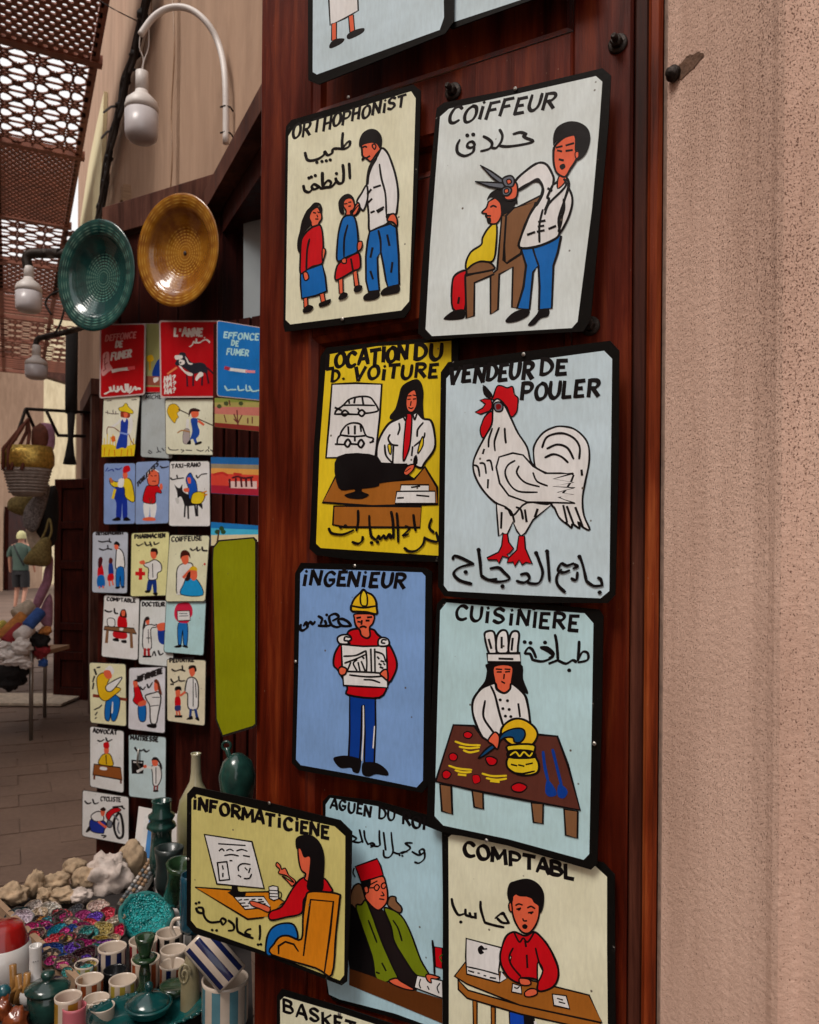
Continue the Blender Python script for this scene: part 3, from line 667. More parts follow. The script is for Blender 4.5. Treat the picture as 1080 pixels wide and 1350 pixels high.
s.fill(SKN, '742,432 758,428 758,452 745,458', 5).lines('655,408 680,402|700,398 734,388|660,422 678,426|700,424 728,420|668,464 686,468', 8).fill(BLK, '672,490 690,484 696,500 680,512 670,502')
s.lines('640,578 612,640 620,650 600,700|690,556 700,580 680,610 620,670 600,720|615,600 632,610|688,650 690,700 668,760|686,690 676,760 664,800|590,700 575,770 575,850|572,756 600,750|570,778 594,774|566,802 596,796|520,816 552,804|620,788 650,776', 9)
s.fill(SKN, '440,560 470,580 468,640 430,655 410,640 430,610', 7)
s.art('painted_scissors').fill(GRY, '300,492 350,520 420,570 432,590 400,584 350,545', 7, False).fill(GRY, '276,568 400,574 430,594 400,602 340,592', 7, False)
s.fill(GRY, '405,552 440,540 458,560 450,590 420,592 405,575', 7).fill(SKN, '422,562 438,558 444,572 428,580', 5).fill(GRY, '402,600 430,592 445,608 430,632 404,630', 7).fill(SKN, '412,606 428,602 430,618 414,622', 5)
s.done('462,134')

# --- car rental
s = big('yellow sign LOCATION DU D. VOITURE with a long-haired clerk at a desk', .005, (400, 440, 4.355),
    '98,130 135,78 440,48 890,10 890,1290 760,1310 300,1300 75,1272 35,1235 60,650', '132,150 150,118 420,72 600,62 850,40 850,1280 770,1274 400,1250 100,1230 74,1205 95,640', YEL)
s.art('title_lettering').text('LOCATION', (132, 202), (600, 145), 80, 80, 21, .06, gap=.2).text('DU', (640, 150), (800, 142), 88, 86, 22, .06)
s.text('D.', (160, 272), (240, 262), 62, 62, 16, .1).text('VOiTURE', (292, 265), (768, 246), 74, 74, 18, .12)
s.art('painted_poster').fill(WHT, '166,290 300,284 452,290 440,480 415,700 300,712 132,712 150,500', 10, False)
s.lines('182,462 192,440 230,412 265,378 320,362 380,364 408,392 432,438 400,452 350,458|225,412 300,410 410,412|262,378 266,400|298,372 294,398|340,366 346,404|315,430 322,440|182,462 230,462 262,462 320,464', 9)
s.lines('262,455 240,472 222,458 240,440 262,455|358,455 338,474 318,456 338,438 358,455|185,425 220,440', 10)
s.lines('215,580 222,560 250,525 290,512 335,525 362,585 402,600 398,620|215,582 200,600 196,630|215,582 290,590 362,585|260,535 262,575|298,530 298,575|330,530 334,560|186,634 240,636|275,632 320,636|385,625 405,618|298,590 298,615', 9)
s.lines('275,626 258,650 240,632 258,606 275,626|352,630 334,654 316,634 334,608 352,630', 10)
s.art('painted_desk').fill(BRN, '195,805 430,850 640,835 700,765 770,880 775,978 400,990 112,968', 11, False).fill(BRN, '178,990 680,992 672,1112 240,1110 172,1096', 10, False)
s.art('painted_clerk').fill(BLK, '640,262 675,275 692,330 690,400 694,470 700,492 660,496 590,470 560,490 505,492 500,470 530,430 548,370 570,300')
s.fill(WHT, '590,470 620,470 655,452 690,488 735,500 755,570 755,660 700,740 680,770 640,750 648,700 640,755 500,748 432,735 425,660 445,590 490,520 540,492', 11)
s.lines('552,515 556,545 545,580|500,580 490,605 510,636 545,642|690,512 660,550 656,590|700,570 692,600 640,645|630,650 625,700|470,640 478,700 520,748|520,642 516,740', 9).fill(YEL, '488,640 506,640 506,690 496,685', 6).fill(YEL, '688,590 668,640 660,690 690,640', 6)
s.fill(SKN, '600,350 640,322 655,360 655,410 632,448 605,445 592,410', 7).lines('600,358 622,356|632,352 650,356|602,378 618,376|634,376 648,374|622,390 618,412|608,424 622,430 634,424', 6)
s.fill(BLK, '586,470 598,448 620,460 600,500').fill(RED, '596,462 622,462 626,500 615,640 590,715 576,725 580,620 592,500', 7).lines('578,478 590,500 598,470|635,470 642,495 655,460', 8)
s.fill(SKN, '576,800 600,760 640,750 635,780 600,810', 6).lines('590,790 620,772|600,808 625,788', 4)
s.art('painted_computer').fill(BLK, '200,705 430,705 440,850 420,880 300,892 205,885').fill(BLK, '430,745 600,745 580,790 640,830 560,838 440,860', 0, False).fill(BLK, '290,885 340,880 340,905 380,925 340,948 270,945 240,925 300,905')
s.fill(SKN, '580,800 600,764 638,752 634,780 600,812', 5).lines('590,792 620,772', 4)
s.art('painted_papers').fill(WHT, '565,868 724,868 724,905 560,905', 8, False).fill(WHT, '540,906 760,904 762,975 530,975', 8, False).lines('625,882 672,876|545,944 578,942|655,928 724,934', 8)
s.art('arabic_lettering').lines('150,1118 168,1145 230,1152 292,1128|318,1015 318,1080 308,1130|345,1165 340,1190 318,1205 285,1196|382,1045 384,1100 392,1160|390,1160 420,1182 436,1160 446,1180 464,1158 478,1178 496,1150 506,1172 520,1150|508,1022 518,1080 522,1172|540,1030 546,1100 548,1195|590,1105 612,1120 574,1160 606,1150|636,1040 640,1080 648,1130|740,1062 726,1110 752,1140|766,1140 776,1190 742,1190 700,1172|700,1168 690,1210 650,1246 610,1248 584,1230', 14)
s.dots('218,1110 246,1104 396,1200 430,1196', 10)
s.done()

# --- rooster
s = big('pale blue sign VENDEUR DE POULER with a large white rooster', .026, (570, 440, 3.75),
    '42,190 78,140 450,88 880,34 924,82 922,600 905,1290 868,1332 450,1330 60,1298 28,1250 35,700', '70,222 100,186 450,138 850,84 890,124 884,600 876,1272 832,1308 450,1292 78,1272 58,1245 64,700', SKW)
s.art('title_lettering').text('VENDEUR', (86, 246), (496, 216), 78, 78, 19, .12).text('DE', (530, 205), (662, 196), 78, 66, 18, .1).text('POULER', (436, 326), (822, 306), 78, 78, 18, .1)
s.art('painted_rooster').fill(RED, '268,310 256,258 292,296 300,318 320,262 345,258 372,268 398,262 408,300 425,318 424,350 418,388 390,410 360,350', 6).fill(RED, '292,325 262,322 238,328 264,348 250,368 214,388 240,398 285,382 300,360', 6, False).fill(RED, '290,385 262,410 248,440 238,478 250,514 272,498 296,450 302,400', 6).fill(BLK, '252,252 292,298 286,318 264,300')
s.fill(WHT, '502,590 512,540 550,490 600,464 640,458 700,470 750,510 775,560 776,640 756,740 744,820 752,900 780,968 745,955 722,930 730,962 694,940 690,960 660,930 672,945 630,910 605,860 590,842 520,700', 8)
s.fill(WHT, '318,838 322,900 330,1000 350,985 368,1000 380,975 400,930 420,975 440,1000 462,985 500,920 590,845 450,760', 7, False)
s.fill(WHT, '322,322 350,340 370,375 392,420 425,490 470,560 500,650 600,700 700,700 600,835 470,835 400,900 370,860 310,832 250,770 212,700 204,640 225,580 262,510 295,450 300,390 300,345', 8)
s.fill(WHT, '332,610 400,590 450,600 500,655 560,690 640,690 700,690 600,718 700,735 598,755 706,762 620,785 700,795 624,808 708,838 560,834 470,832 380,800 335,740 318,660', 8, False)
s.lines('410,628 376,650 362,690 385,745 430,780 520,784|430,655 420,690 460,735 530,756|500,688 520,730 570,752|298,470 282,520 280,560|332,465 310,530 312,578|360,468 362,510 366,540|258,572 252,592|210,650 228,660 236,705|238,640 260,645 268,690|272,628 290,630 300,675|278,722 276,762', 8)
s.lines('545,562 570,510 640,492 700,515 730,560 728,618|570,568 620,548 670,565 700,618|560,612 600,596 640,608 672,636|345,885 342,960|362,860 392,880 408,930|418,858 440,870 450,915|460,872 468,928|522,868 510,905|668,855 700,940|710,860 745,950|650,850 668,930|740,675 742,698', 9)
s.fill(RED, '352,990 374,990 380,1030 404,1062 386,1084 372,1090 384,1110 350,1100 332,1136 322,1118 278,1118 272,1108 330,1080 345,1050', 6, False).fill(RED, '430,1000 458,1000 462,1060 496,1138 466,1130 446,1142 432,1118 410,1150 402,1128 372,1132 380,1108 420,1070', 6, False)
s.fill(GRY, '310,345 335,338 352,356 345,382 320,384 308,368', 6).fill(K(110, 8, 14), '318,352 335,348 344,360 336,374 320,374')
s.art('arabic_lettering').lines('104,1114 112,1098 150,1110 205,1138|205,1138 150,1150 116,1170 110,1192 140,1220 196,1236|230,1068 238,1120 244,1196|244,1196 280,1216 320,1212|290,1160 330,1156 356,1178 384,1212 330,1226 282,1216|440,1190 470,1186 482,1210 455,1230 420,1222|516,1082 530,1120 548,1180 530,1230 490,1234 470,1224|570,1076 576,1140 582,1222|700,1135 668,1146 640,1136 624,1168 650,1180 680,1170|640,1166 618,1200 622,1240 658,1276|690,1210 714,1216 720,1180|706,1140 722,1150 700,1160|732,1102 748,1150 764,1222|764,1222 800,1246 842,1244|842,1244 836,1215 822,1206', 14)
s.dots('168,1178 350,1248 830,1278 232,1068 516,1084 570,1076 730,1102', 10)
s.done('454,104')

# --- engineer
s = big('blue sign INGENIEUR with a man in a yellow hard hat holding a plan', .010, (380, 730, 4.219),
    '38,110 70,50 400,58 760,78 800,100 800,500 786,1280 745,1330 400,1266 60,1205 20,1165 30,700', '68,110 92,84 400,92 745,104 764,125 758,650 750,1262 715,1300 400,1235 70,1176 44,1145 56,700', FBL)
s.art('title_lettering').text('iNGE^NiEUR', (80, 172), (662, 188), 76, 76, 18, .16)
s.art('arabic_lettering').lines('350,400 334,378 300,362 280,372 300,400 350,402|300,400 270,408 240,392 230,350 262,334 282,352 250,372|240,396 215,402 170,400|170,348 190,362 182,388|150,378 138,392 124,378 112,392 100,380 88,400|104,390 108,408 84,426 68,418 72,395|206,372 212,392 200,400', 15).dots('216,340', 8)
s.art('painted_engineer').fill(NVY, '344,790 486,798 488,960 480,1165 425,1160 428,1000 424,840 412,845 408,1010 400,1140 338,1128 344,1000', 9, False).line('420,846 420,1000 412,1150', 6, True, WHT)
s.line('482,960 474,1080', 5, True, WHT)
s.fill(BLK, '252,1140 290,1124 340,1124 400,1140 408,1160 395,1218 362,1212 350,1190 290,1190').fill(BLK, '412,1175 430,1158 500,1165 552,1205 555,1234 490,1226 450,1240 415,1225')
s.fill(RED, '335,435 375,418 470,420 500,450 560,500 600,580 604,640 575,705 560,720 510,800 335,785 330,740 280,650 255,620 260,560 290,505 330,470', 10)
s.fill(SKN, '376,335 475,338 474,385 455,410 458,455 440,470 410,455 400,425 378,400 370,360', 9).lines('384,358 404,354|444,354 466,352|390,378 402,380|436,372 452,372|412,372 410,392|402,410 420,404 436,410', 9)
s.fill(MUS, '355,285 372,248 400,220 420,198 440,215 470,230 490,262 494,300 494,335 440,325 390,322 356,318', 10).fill(YEL, '410,285 404,240 420,204 440,230 440,286', 8).lines('356,290 420,300 492,290|352,286 350,312 372,324', 9)
s.fill(WHT, '298,505 420,515 548,512 552,600 556,745 440,740 310,732 302,620', 9, False).fill(WHT, '290,500 276,470 300,452 340,452 354,475 335,490 345,502', 9).fill(WHT, '508,512 505,478 530,465 560,478 560,510', 9)
s.lines('345,465 320,462 315,482 335,484|548,480 528,478 522,494 540,498|312,570 380,565 432,540|435,540 440,600 438,655|318,608 380,585 430,562|350,605 330,655|385,590 365,610 385,650|392,605 402,652|410,600 430,650|462,530 466,655|484,530 486,660|490,545 530,560 545,600|320,654 440,658 520,664|345,674 440,684 520,682|425,700 470,702 512,716|415,572 424,582|500,574 508,584|520,596 535,600|508,612 520,618|535,610 540,616|515,630 530,636', 8)
s.fill(SKN, '285,640 300,628 328,640 322,668 300,676 286,664', 8).fill(SKN, '514,668 535,645 555,650 556,702 530,684', 8)
s.done('374,68 45,600')

# --- cook
s = big('light blue sign CUISINIERE with a chef in a tall white hat', .019, (560, 780, 3.648),
    '58,60 85,32 450,52 840,85 860,118 852,620 830,1310 800,1338 400,1222 60,1150 8,1112 30,600', '75,90 105,52 450,80 770,104 812,152 804,650 792,1262 765,1290 400,1190 90,1125 48,1080 60,600', CYN)
s.art('title_lettering').text('CUiSiNI^ERE', (146, 132), (752, 188), 66, 72, 15, .1)
s.art('arabic_lettering').lines('628,208 636,250 642,330|642,330 680,346 712,330 730,338|744,240 742,280 738,330|738,330 760,290 785,296 784,328 740,340|600,318 622,300 592,270 560,268|560,268 600,290 618,312 570,335 520,328|520,328 508,300 484,296 500,270 520,280 536,316|640,330 600,345', 13).dots('696,378 580,244 482,242 510,246', 9)
s.art('painted_chef').fill(BLK, '305,345 460,345 475,420 500,488 470,480 420,440 340,440 290,470 256,476 290,430 300,380')
s.fill(SKN, '336,360 420,358 420,420 410,470 380,486 350,470 338,430', 6).lines('345,372 372,374|388,372 412,374|350,386 370,386|390,386 410,384|384,398 382,418|372,432 386,440', 6)
s.fill(WHT, '340,440 350,470 385,488 412,468 420,442 470,482 492,520 508,620 506,690 380,700 310,720 280,700 250,640 232,580 235,520 270,470 310,448', 10)
s.lines('320,455 340,500 360,580 378,640|292,525 284,600 320,660 345,690|452,540 460,600', 9).fill(WHT, '290,215 300,192 335,195 345,260 345,300 312,298', 9).fill(WHT, '350,290 348,220 368,188 395,190 404,230 400,292', 9).fill(WHT, '406,290 412,215 430,190 455,200 450,260 445,296', 9).fill(WHT, '302,298 460,296 464,340 305,338', 10, False).lines('310,230 322,272|372,220 372,270|425,225 420,280|360,322 425,324', 9)
s.dots('365,520 400,524 378,562 408,566 390,598 416,600', 7)
s.art('painted_table').fill(BR2, '75,925 130,935 135,1070 85,1055', 8, False).fill(BR2, '230,955 282,965 284,1045 240,1035', 8, False).fill(BR2, '515,1015 572,1020 570,1115 525,1108', 8, False).fill(BR2, '672,1045 738,1055 736,1185 680,1170', 8, False)
s.fill(DBR, '140,640 240,645 280,700 320,725 345,740 372,660 560,688 640,695 690,830 750,1050 500,1005 240,955 55,912', 9, False)
s.art('painted_food').fill(RED, '295,800 320,792 350,808 340,832 310,832', 6).fill(RED, '120,785 140,775 160,790 150,812 125,808', 5).fill(RED, '88,870 108,858 130,875 115,898 92,895', 5).fill(RED, '190,682 210,672 232,686 218,705 195,700', 5).fill(RED, '232,885 262,882 270,912 240,922', 3).fill(RED, '420,935 455,918 494,936 470,962 430,958', 6)
s.lines('150,720 200,735 268,738|170,745 215,752 265,748|190,762 220,772 262,764|120,836 165,850 228,856|150,858 190,868 225,866|165,878 200,882|280,874 330,886 395,884|300,896 350,904 395,898|320,910 360,914', 8, True, YEL).lines('572,770 580,840 596,910|618,760 640,850 660,930', 12, True, NVY).fill(NVY, '590,905 612,920 636,960 632,980 600,984 582,960').fill(NVY, '650,925 678,940 690,965 672,992 645,985 640,950')
s.art('painted_jar').fill(MUS, '370,680 385,640 430,612 480,615 530,650 545,690 520,735 470,745 410,730', 9).fill(YEL, '402,740 525,735 530,780 552,830 540,872 470,882 410,855 396,820 408,780', 9).fill(BLK, '410,760 520,762 532,800 408,800').lines('415,785 440,770 460,790 480,770 505,790 520,775', 6, True, YEL).lines('420,830 445,836|455,832 480,838|490,830 520,824|420,866 470,874 530,862', 7)
s.art('painted_ladle').fill(K(10, 60, 100), '262,800 300,755 350,720 380,680 430,658 475,660 486,690 465,722 435,722 425,700 380,705 345,745 300,780', 7).fill(SKN, '308,715 338,675 360,690 362,722 352,756 330,735', 7)
s.done('300,1195 818,730')

# --- computer woman
s = big('olive-yellow sign INFORMATICIENE with a woman at a computer, jutting out past the door edge', .034, (235, 1030, 4.5),
    '52,75 90,32 500,118 960,232 1030,300 1022,700 1000,1190 970,1212 500,1030 95,905 50,855 50,450', '80,105 110,78 500,172 930,268 992,325 990,700 985,1150 960,1182 500,1005 110,868 76,825 78,450', OYE)
s.art('title_lettering').text('iNFORMATiCiENE', (88, 160), (896, 338), 68, 68, 18, .02)
s.art('arabic_lettering').lines('108,752 120,776 150,780 146,752 120,748|150,755 156,800 190,835 250,832|250,832 262,812 285,826 268,850 256,832|300,825 330,850 330,880 300,886|350,810 350,860 356,892|356,892 400,915 445,930|432,875 410,882 400,900 430,912|486,855 488,900 484,938', 11).dots('204,882 230,884 108,724 126,718 476,968 492,966', 8)
s.art('painted_computer').fill(WHT, '158,315 440,358 512,635 232,608', 9, False).fill(BRN, '106,628 340,645 350,660 540,655 635,715 560,760 500,808 415,818', 9, False)
s.fill(ORB, '112,632 335,650 350,662 535,660 620,716 545,800 415,810', 0, False).fill(BLK, '320,615 355,620 358,650 405,662 400,682 330,684 295,660 320,645', 0, False).fill(WHT, '332,684 510,682 552,745 400,760', 7, False)
s.lines('242,370 400,380|246,412 262,400 275,412|290,410 310,402 330,412|350,412 380,404 412,414|278,440 320,434 360,442|390,440 425,446|310,470 322,470|234,482 292,476|236,484 248,588|292,478 308,582|250,588 308,582|266,500 270,520|268,545 268,565|362,530 360,505 385,488 430,492|400,512 412,525|430,515 422,540|360,556 375,566|395,576 425,574 438,550', 7)
s.lines('362,705 380,700|395,702 420,700|440,700 460,698|480,700 500,700|372,722 400,720|420,722 440,720|480,715 510,712|386,740 420,738|500,728 520,725', 6)
s.art('painted_mug').fill(WHT, '542,625 565,618 595,624 600,695 570,706 545,692', 7, False).lines('598,655 615,660 612,690 598,692|548,645 592,648|548,664 592,666|550,682 592,684', 5)
s.art('painted_woman').fill(BLU, '525,1020 530,930 560,870 620,842 690,850 712,930 650,920 590,980 560,1030', 9).fill(RED, '555,770 620,740 680,640 745,570 860,570 905,620 912,655 800,660 750,700 735,780 640,805 560,822 540,800', 9)
s.fill(SKN, '690,600 650,560 600,545 606,520 585,500 590,480 608,495 618,520 640,515 660,555 700,590 680,620 650,590 620,560', 6).fill(SKN, '545,745 470,715 430,710 440,735 490,755 540,775', 6)
s.fill(SKN, '716,395 720,470 735,525 760,548 755,580 790,585 800,470 780,400 740,385', 8).fill(BLK, '705,400 702,340 740,318 800,320 850,370 872,450 868,560 858,650 770,640 780,540 785,450 750,450 728,400')
s.art('painted_chair').fill(ORB, '560,1025 575,960 610,920 660,915 735,935 745,800 760,700 780,655 880,655 960,670 962,700 940,900 915,1145 820,1105', 10).lines('748,1030 770,850 790,700 925,712 905,900 872,1130|600,1020 600,975 640,950 690,965 716,1005', 11, False)
s.done('545,128 65,460')

# --- king's agent
s = big('light blue sign AGUEN DU ROI with a seated man in a red fez', .004, (360, 1040, 4.354),
    '285,72 320,35 600,70 985,180 1000,400 1000,1420 700,1320 345,1215 310,1170 290,600', '303,90 330,52 600,100 970,250 975,600 975,1390 700,1290 380,1208 322,1180 310,1100 303,500', K(152, 184, 200))
s.art('title_lettering').text('AGUEN', (332, 108), (560, 160), 52, 60, 13, .08).text('DU', (604, 166), (700, 184), 62, 62, 12, .06).text('ROI', (742, 200), (880, 236), 64, 68, 14, .05)
s.art('arabic_lettering').lines('460,300 480,285 455,268|455,300 490,308 512,300|498,235 506,270 516,306|524,240 530,285 546,318|548,318 570,310 584,324 562,334|562,322 600,330 618,318|612,240 612,280 616,322|636,250 642,300 648,350|636,352 640,388 668,392 690,360 684,300 680,250|690,362 720,372 745,362 770,360|800,310 760,312 790,340 740,372|800,360 840,380 870,360 860,345 842,356 848,378|872,362 870,400 840,425 815,420', 9).dots('728,380 744,384', 6)
s.art('painted_chair').fill(BR2, '450,600 470,555 500,545 520,580 530,640 470,690 440,690', 8).fill(BR2, '660,665 672,620 705,620 710,645 740,680 735,710 700,700', 8).fill(BLK, '440,690 480,690 560,830 600,1070 540,1080 440,1030')
s.art('painted_agent').fill(K(24, 17, 18), '540,650 640,700 720,800 820,1060 830,1150 780,1160 700,1080 600,900')
s.fill(OLV, '480,690 510,665 535,640 570,720 620,860 680,1000 720,1090 690,1095 640,1110 590,1080 570,960', 8).fill(OLV, '640,690 680,690 740,730 790,820 850,980 900,1070 870,1085 815,1060 760,980 700,880 680,790', 8).lines('550,755 575,820 598,880|692,755 720,800 742,870|628,1000 650,1042|596,1052 612,1058', 8)
s.fill(SKN, '515,540 560,520 630,500 650,540 660,600 655,650 620,690 590,690 540,640 525,600', 8).fill(BLK, '508,530 560,515 560,560 540,575 535,610 520,590').fill(RED, '475,445 600,400 620,440 635,495 575,515 508,532', 8, False).lines('468,455 462,480 474,505', 7)
s.lines('614,562 602,582 588,578 584,562 600,548 614,562|655,552 640,572 626,565 626,548 642,538 655,552|552,568 584,566|562,548 600,528|628,590 640,610 622,612|614,630 640,634', 6).fill(SKN, '526,565 545,560 550,590 532,595', 6)
s.art('painted_desk').fill(K(80, 42, 14), '440,1030 560,1070 660,1110 830,1160 975,1205 975,1345 700,1230 440,1125', 0, False).fill(WHT, '830,1070 975,1100 975,1200 815,1140', 7, False).lines('850,1090 842,1120 850,1142|890,1132 898,1150|960,1115 945,1140 955,1170', 6)
s.fill(SKN, '668,1100 710,1085 740,1105 815,1150 770,1150 700,1125', 7).fill(SKN, '880,1070 900,1062 960,1080 940,1090 910,1088 912,1112 890,1100', 7)
s.art('painted_flag').line('918,870 925,960 930,1060', 10).fill(RED, '930,905 975,912 975,1030 935,1018', 7, False).lines('975,950 960,965 972,990', 6, True, K(30, 80, 20))
s.done()

# --- accountant
s = big('cream sign COMPTABL with a man in a red shirt and a laptop', .011, (570, 1090, 4.32),
    '58,40 100,10 500,40 910,190 975,205 1040,275 1042,800 1048,1500 700,1500 60,1300 62,600', '92,60 110,45 500,90 930,225 996,285 996,700 1003,1400 700,1400 95,1250 95,600', CRM)
s.art('title_lettering').text('COMPTABL', (182, 160), (810, 298), 78, 74, 20, -.02, gap=.22)
s.art('arabic_lettering').lines('112,410 120,450 148,500 180,496|190,470 192,500 214,510|214,490 222,512 246,514|246,492 248,520|276,425 278,470 300,545|300,545 350,560 408,572|360,520 400,490 416,510 438,548|372,522 400,545 436,548', 14).dots('164,542 398,494', 9)
s.art('painted_desk').fill(BRN, '232,985 256,990 256,1130 236,1130', 7, False).fill(BRN, '336,1025 360,1030 360,1200 340,1200', 7, False).fill(K(12, 60, 160), '440,1050 520,1070 580,1090 590,1200 445,1200', 8, False).fill(BLK, '520,1070 580,1090 590,1200 530,1200', 0, False).fill(WHT, '580,1105 598,1110 600,1150 585,1150', 0, False)
s.fill(BRN, '148,870 205,930 520,1020 960,1115 975,1170 500,1065 200,975 150,925', 8, False).fill(BRN, '128,850 190,770 400,830 700,910 895,958 970,1115 500,1015 200,895', 8, False)
s.art('painted_laptop').fill(WHT, '195,635 395,688 380,820 385,888 198,838 192,740', 8, False).fill(WHT, '385,888 392,822 428,862', 6, False).lines('200,796 290,816 382,842|208,818 238,828|262,832 270,834|296,846 306,848|332,858 362,862', 7).fill(BLK, '262,690 280,674 292,682 298,692 286,700 296,716 276,726 264,712').line('290,696 312,694', 7)
s.art('painted_accountant').fill(RED, '400,680 425,620 470,598 530,620 580,598 620,625 670,690 715,790 718,860 690,910 630,935 600,925 598,870 505,860 500,890 440,860 400,800 388,740', 10)
s.fill(CRM, '445,770 452,735 440,745', 5).fill(CRM, '604,770 632,815 605,880 600,830', 8).lines('462,690 440,740 455,790 505,850|590,690 610,770 632,818|470,605 498,655 520,632 545,655 580,605|530,650 536,680|540,730 544,800', 9)
s.fill(SKN, '460,395 500,380 600,420 612,480 600,540 570,590 540,606 505,590 470,530 455,460', 9).fill(BLK, '440,430 428,380 440,325 470,308 540,294 600,318 636,370 638,440 620,492 606,450 580,430 560,400 500,395 468,380 462,420 448,445').fill(SKN, '438,440 452,432 458,480 442,475', 7)
s.lines('478,446 495,438 515,444|545,460 565,452 586,464|484,468 505,462|550,488 576,484|518,522 524,534 540,534', 8).fill(BLK, '515,560 532,552 546,566 535,580 518,576').fill(BLK, '490,468 505,464 503,474 492,476').fill(BLK, '560,486 574,484 570,496 560,494')
s.fill(WHT, '460,890 508,905 512,950 455,938', 7, False).lines('470,912 485,918 498,908', 6).fill(SKN, '500,862 550,866 565,890 545,902 505,895', 7).fill(SKN, '530,940 560,920 595,925 598,952 560,966 532,962', 7).fill(WHT, '686,950 765,960 785,1035 695,1015', 8, False).lines('715,975 745,984|725,995 758,1004', 6)
s.done()

# --- basketball sign, cut by the frame
s = big('cream sign with the word BASKET, its lower part below the frame, under the computer sign', .014, (360, 1040, 4.354),
    '22,1190 50,1150 400,1255 700,1355 760,1400 760,2000 20,2000', '42,1215 66,1192 400,1290 690,1385 725,1430 725,1960 42,1960', CRM)
s.art('title_lettering').text('BASKET', (60, 1280), (478, 1412), 70, 70, 15, -.02)
s.done('385,1290')

# --- two signs at the top, cut by the frame
s = big('pale grey sign at the top of the door showing only two legs', .028, (330, 0, 2.16),
    '162,-420 180,-440 560,-560 585,-540 580,60 555,95 195,240 165,228', '180,-400 545,-540 552,50 540,85 190,212 178,205', SKW)
s.art('painted_legs').fill(WHT, '222,-150 300,-170 308,30 270,52 228,72 224,0', 4, False).fill(SKN, '232,68 246,64 246,112 232,116', 3, False).fill(SKN, '280,46 294,42 298,88 284,92', 3, False).fill(BLK, '226,128 240,112 268,110 260,124 230,138').fill(BLK, '276,100 296,86 324,80 320,94 282,112')
s.done()
s = big('pale grey sign at the very top right of the door, only its bottom corner showing', .024, (330, 0, 2.16),
    '550,-430 960,-560 985,-540 975,-60 800,0 600,72 575,82 552,70', '565,-420 950,-540 945,-70 770,0 600,56 582,62 566,50', SKW)
s.done()
# green back of a sign hanging at the edge of the door
s = Sign('painted_sign', 'plain olive-green sign back, rounded corners, hanging at the left edge of the near door', 'sign', HINGE-DDIR*-.62, Vector((.80, -.6, 0)).normalized(), .0, (0, 0, 1),
    '279,740 280,722 288,712 334,708 338,712 338,956 334,960 293,972 284,950', '281,742 282,723 289,714 334,710 336.5,714 336.5,954 333,957 294,969 286,948', K(118, 122, 8), GS, platemat='iron')
s.done()
# ------------------------------------------------------------------ the small signs and plates on the far door leaf
GS2 = 'small painted signs on the far door leaf'
def lerp(a, b, t): return (a[0]+(b[0]-a[0])*t, a[1]+(b[1]-a[1])*t)
def rquad(c, r):
    q = []
    for i in range(4):
        p, a, b = c[i], c[i-1], c[(i+1) % 4]; la, lb = hypot(a[0]-p[0], a[1]-p[1]), hypot(b[0]-p[0], b[1]-p[1])
        pa, pb = lerp(p, a, r/la), lerp(p, b, r/lb); m = lerp(lerp(pa, pb, .5), p, .42); q += [pa, lerp(lerp(pa, m, .5), p, .12), m, lerp(lerp(pb, m, .5), p, .12), pb]
    return q
def inset(c, d):
    cx = sum(p[0] for p in c)/4; cy = sum(p[1] for p in c)/4; out = []
    for p in c:
        dx, dy = cx-p[0], cy-p[1]; out.append((p[0]+d*(1 if dx > 0 else -1), p[1]+d*(1 if dy > 0 else -1)))
    return out
def js(q): return ' '.join('%.2f,%.2f' % p for p in q)
MATS['rim_white'] = simple('pinkish_white_rim_paint', (.55, .44, .43), .4, 0, .1, 40)
MATS['rim_dark'] = simple('dark_rim_paint', (.03, .028, .026), .4, 0, .2, 40)
def small(label, off, Z, corners, col, rim=1.0, mat='rim_dark', rad=3.2, group=GS2, plane=HINGE2, name='painted_sign'):
    c = pp(corners); k = Z[2]
    return Sign(name, label, 'sign', plane, DX, off, Z, js(rquad(c, rad*k)), js(rquad(inset(c, rim*k), (rad-.4)*k)), col, group, thick=.002, platemat=mat)
Z3 = (100, 590, 4.5); Z4 = (90, 850, 4.32); Za = (125, 420, 9.818); Zb = (200, 415, 7.448); Zc = (125, 515, 9.818); Zd = (205, 515, 7.714)
PW = K(222, 190, 186); SCR = K(30, 26, 28)
s = small('red sign DEFFONCE DE FUMER with a cigarette, hanging under the teal plate', .03, Za, '65,70 660,60 648,985 60,1035', K(160, 6, 16), 1.8, 'rim_white')
s.art('white_lettering').text('DEFFONCE', (135, 292), (530, 245), 76, 76, 17, c=K(200, 120, 118)).text('DE', (270, 375), (358, 360), 74, 74, 20, c=PW).text('FUMER', (210, 540), (470, 492), 92, 88, 22, c=PW)
s.art('arabic_lettering').lines('590,910 560,905 540,920 520,885 490,930 450,965|470,880 455,930 430,950|430,850 430,935|400,850 405,940 370,940 340,900 300,940 265,935|250,870 245,930 200,940 165,960 130,975|340,880 350,890|200,890 212,940|300,880 300,935', 26, True, PW)
s.art('painted_hand').fill(K(205, 140, 140), '105,560 110,460 170,430 190,470 195,580 235,650 180,690 110,745 85,690 100,640', 0).lines('120,520 150,500|130,600 165,570|110,680 150,650|150,450 130,560 140,660', 9, True, K(130, 10, 18))
s.line('235,680 330,660 435,650', 46, True, PW, False).line('440,645 510,635', 42, True, K(215, 70, 75), False); s.done()
s = small('narrow olive-green sign mostly hidden between the two red signs', .018, Za, '600,60 900,62 900,955 600,955', K(135, 136, 88), .8, 'rim_white')
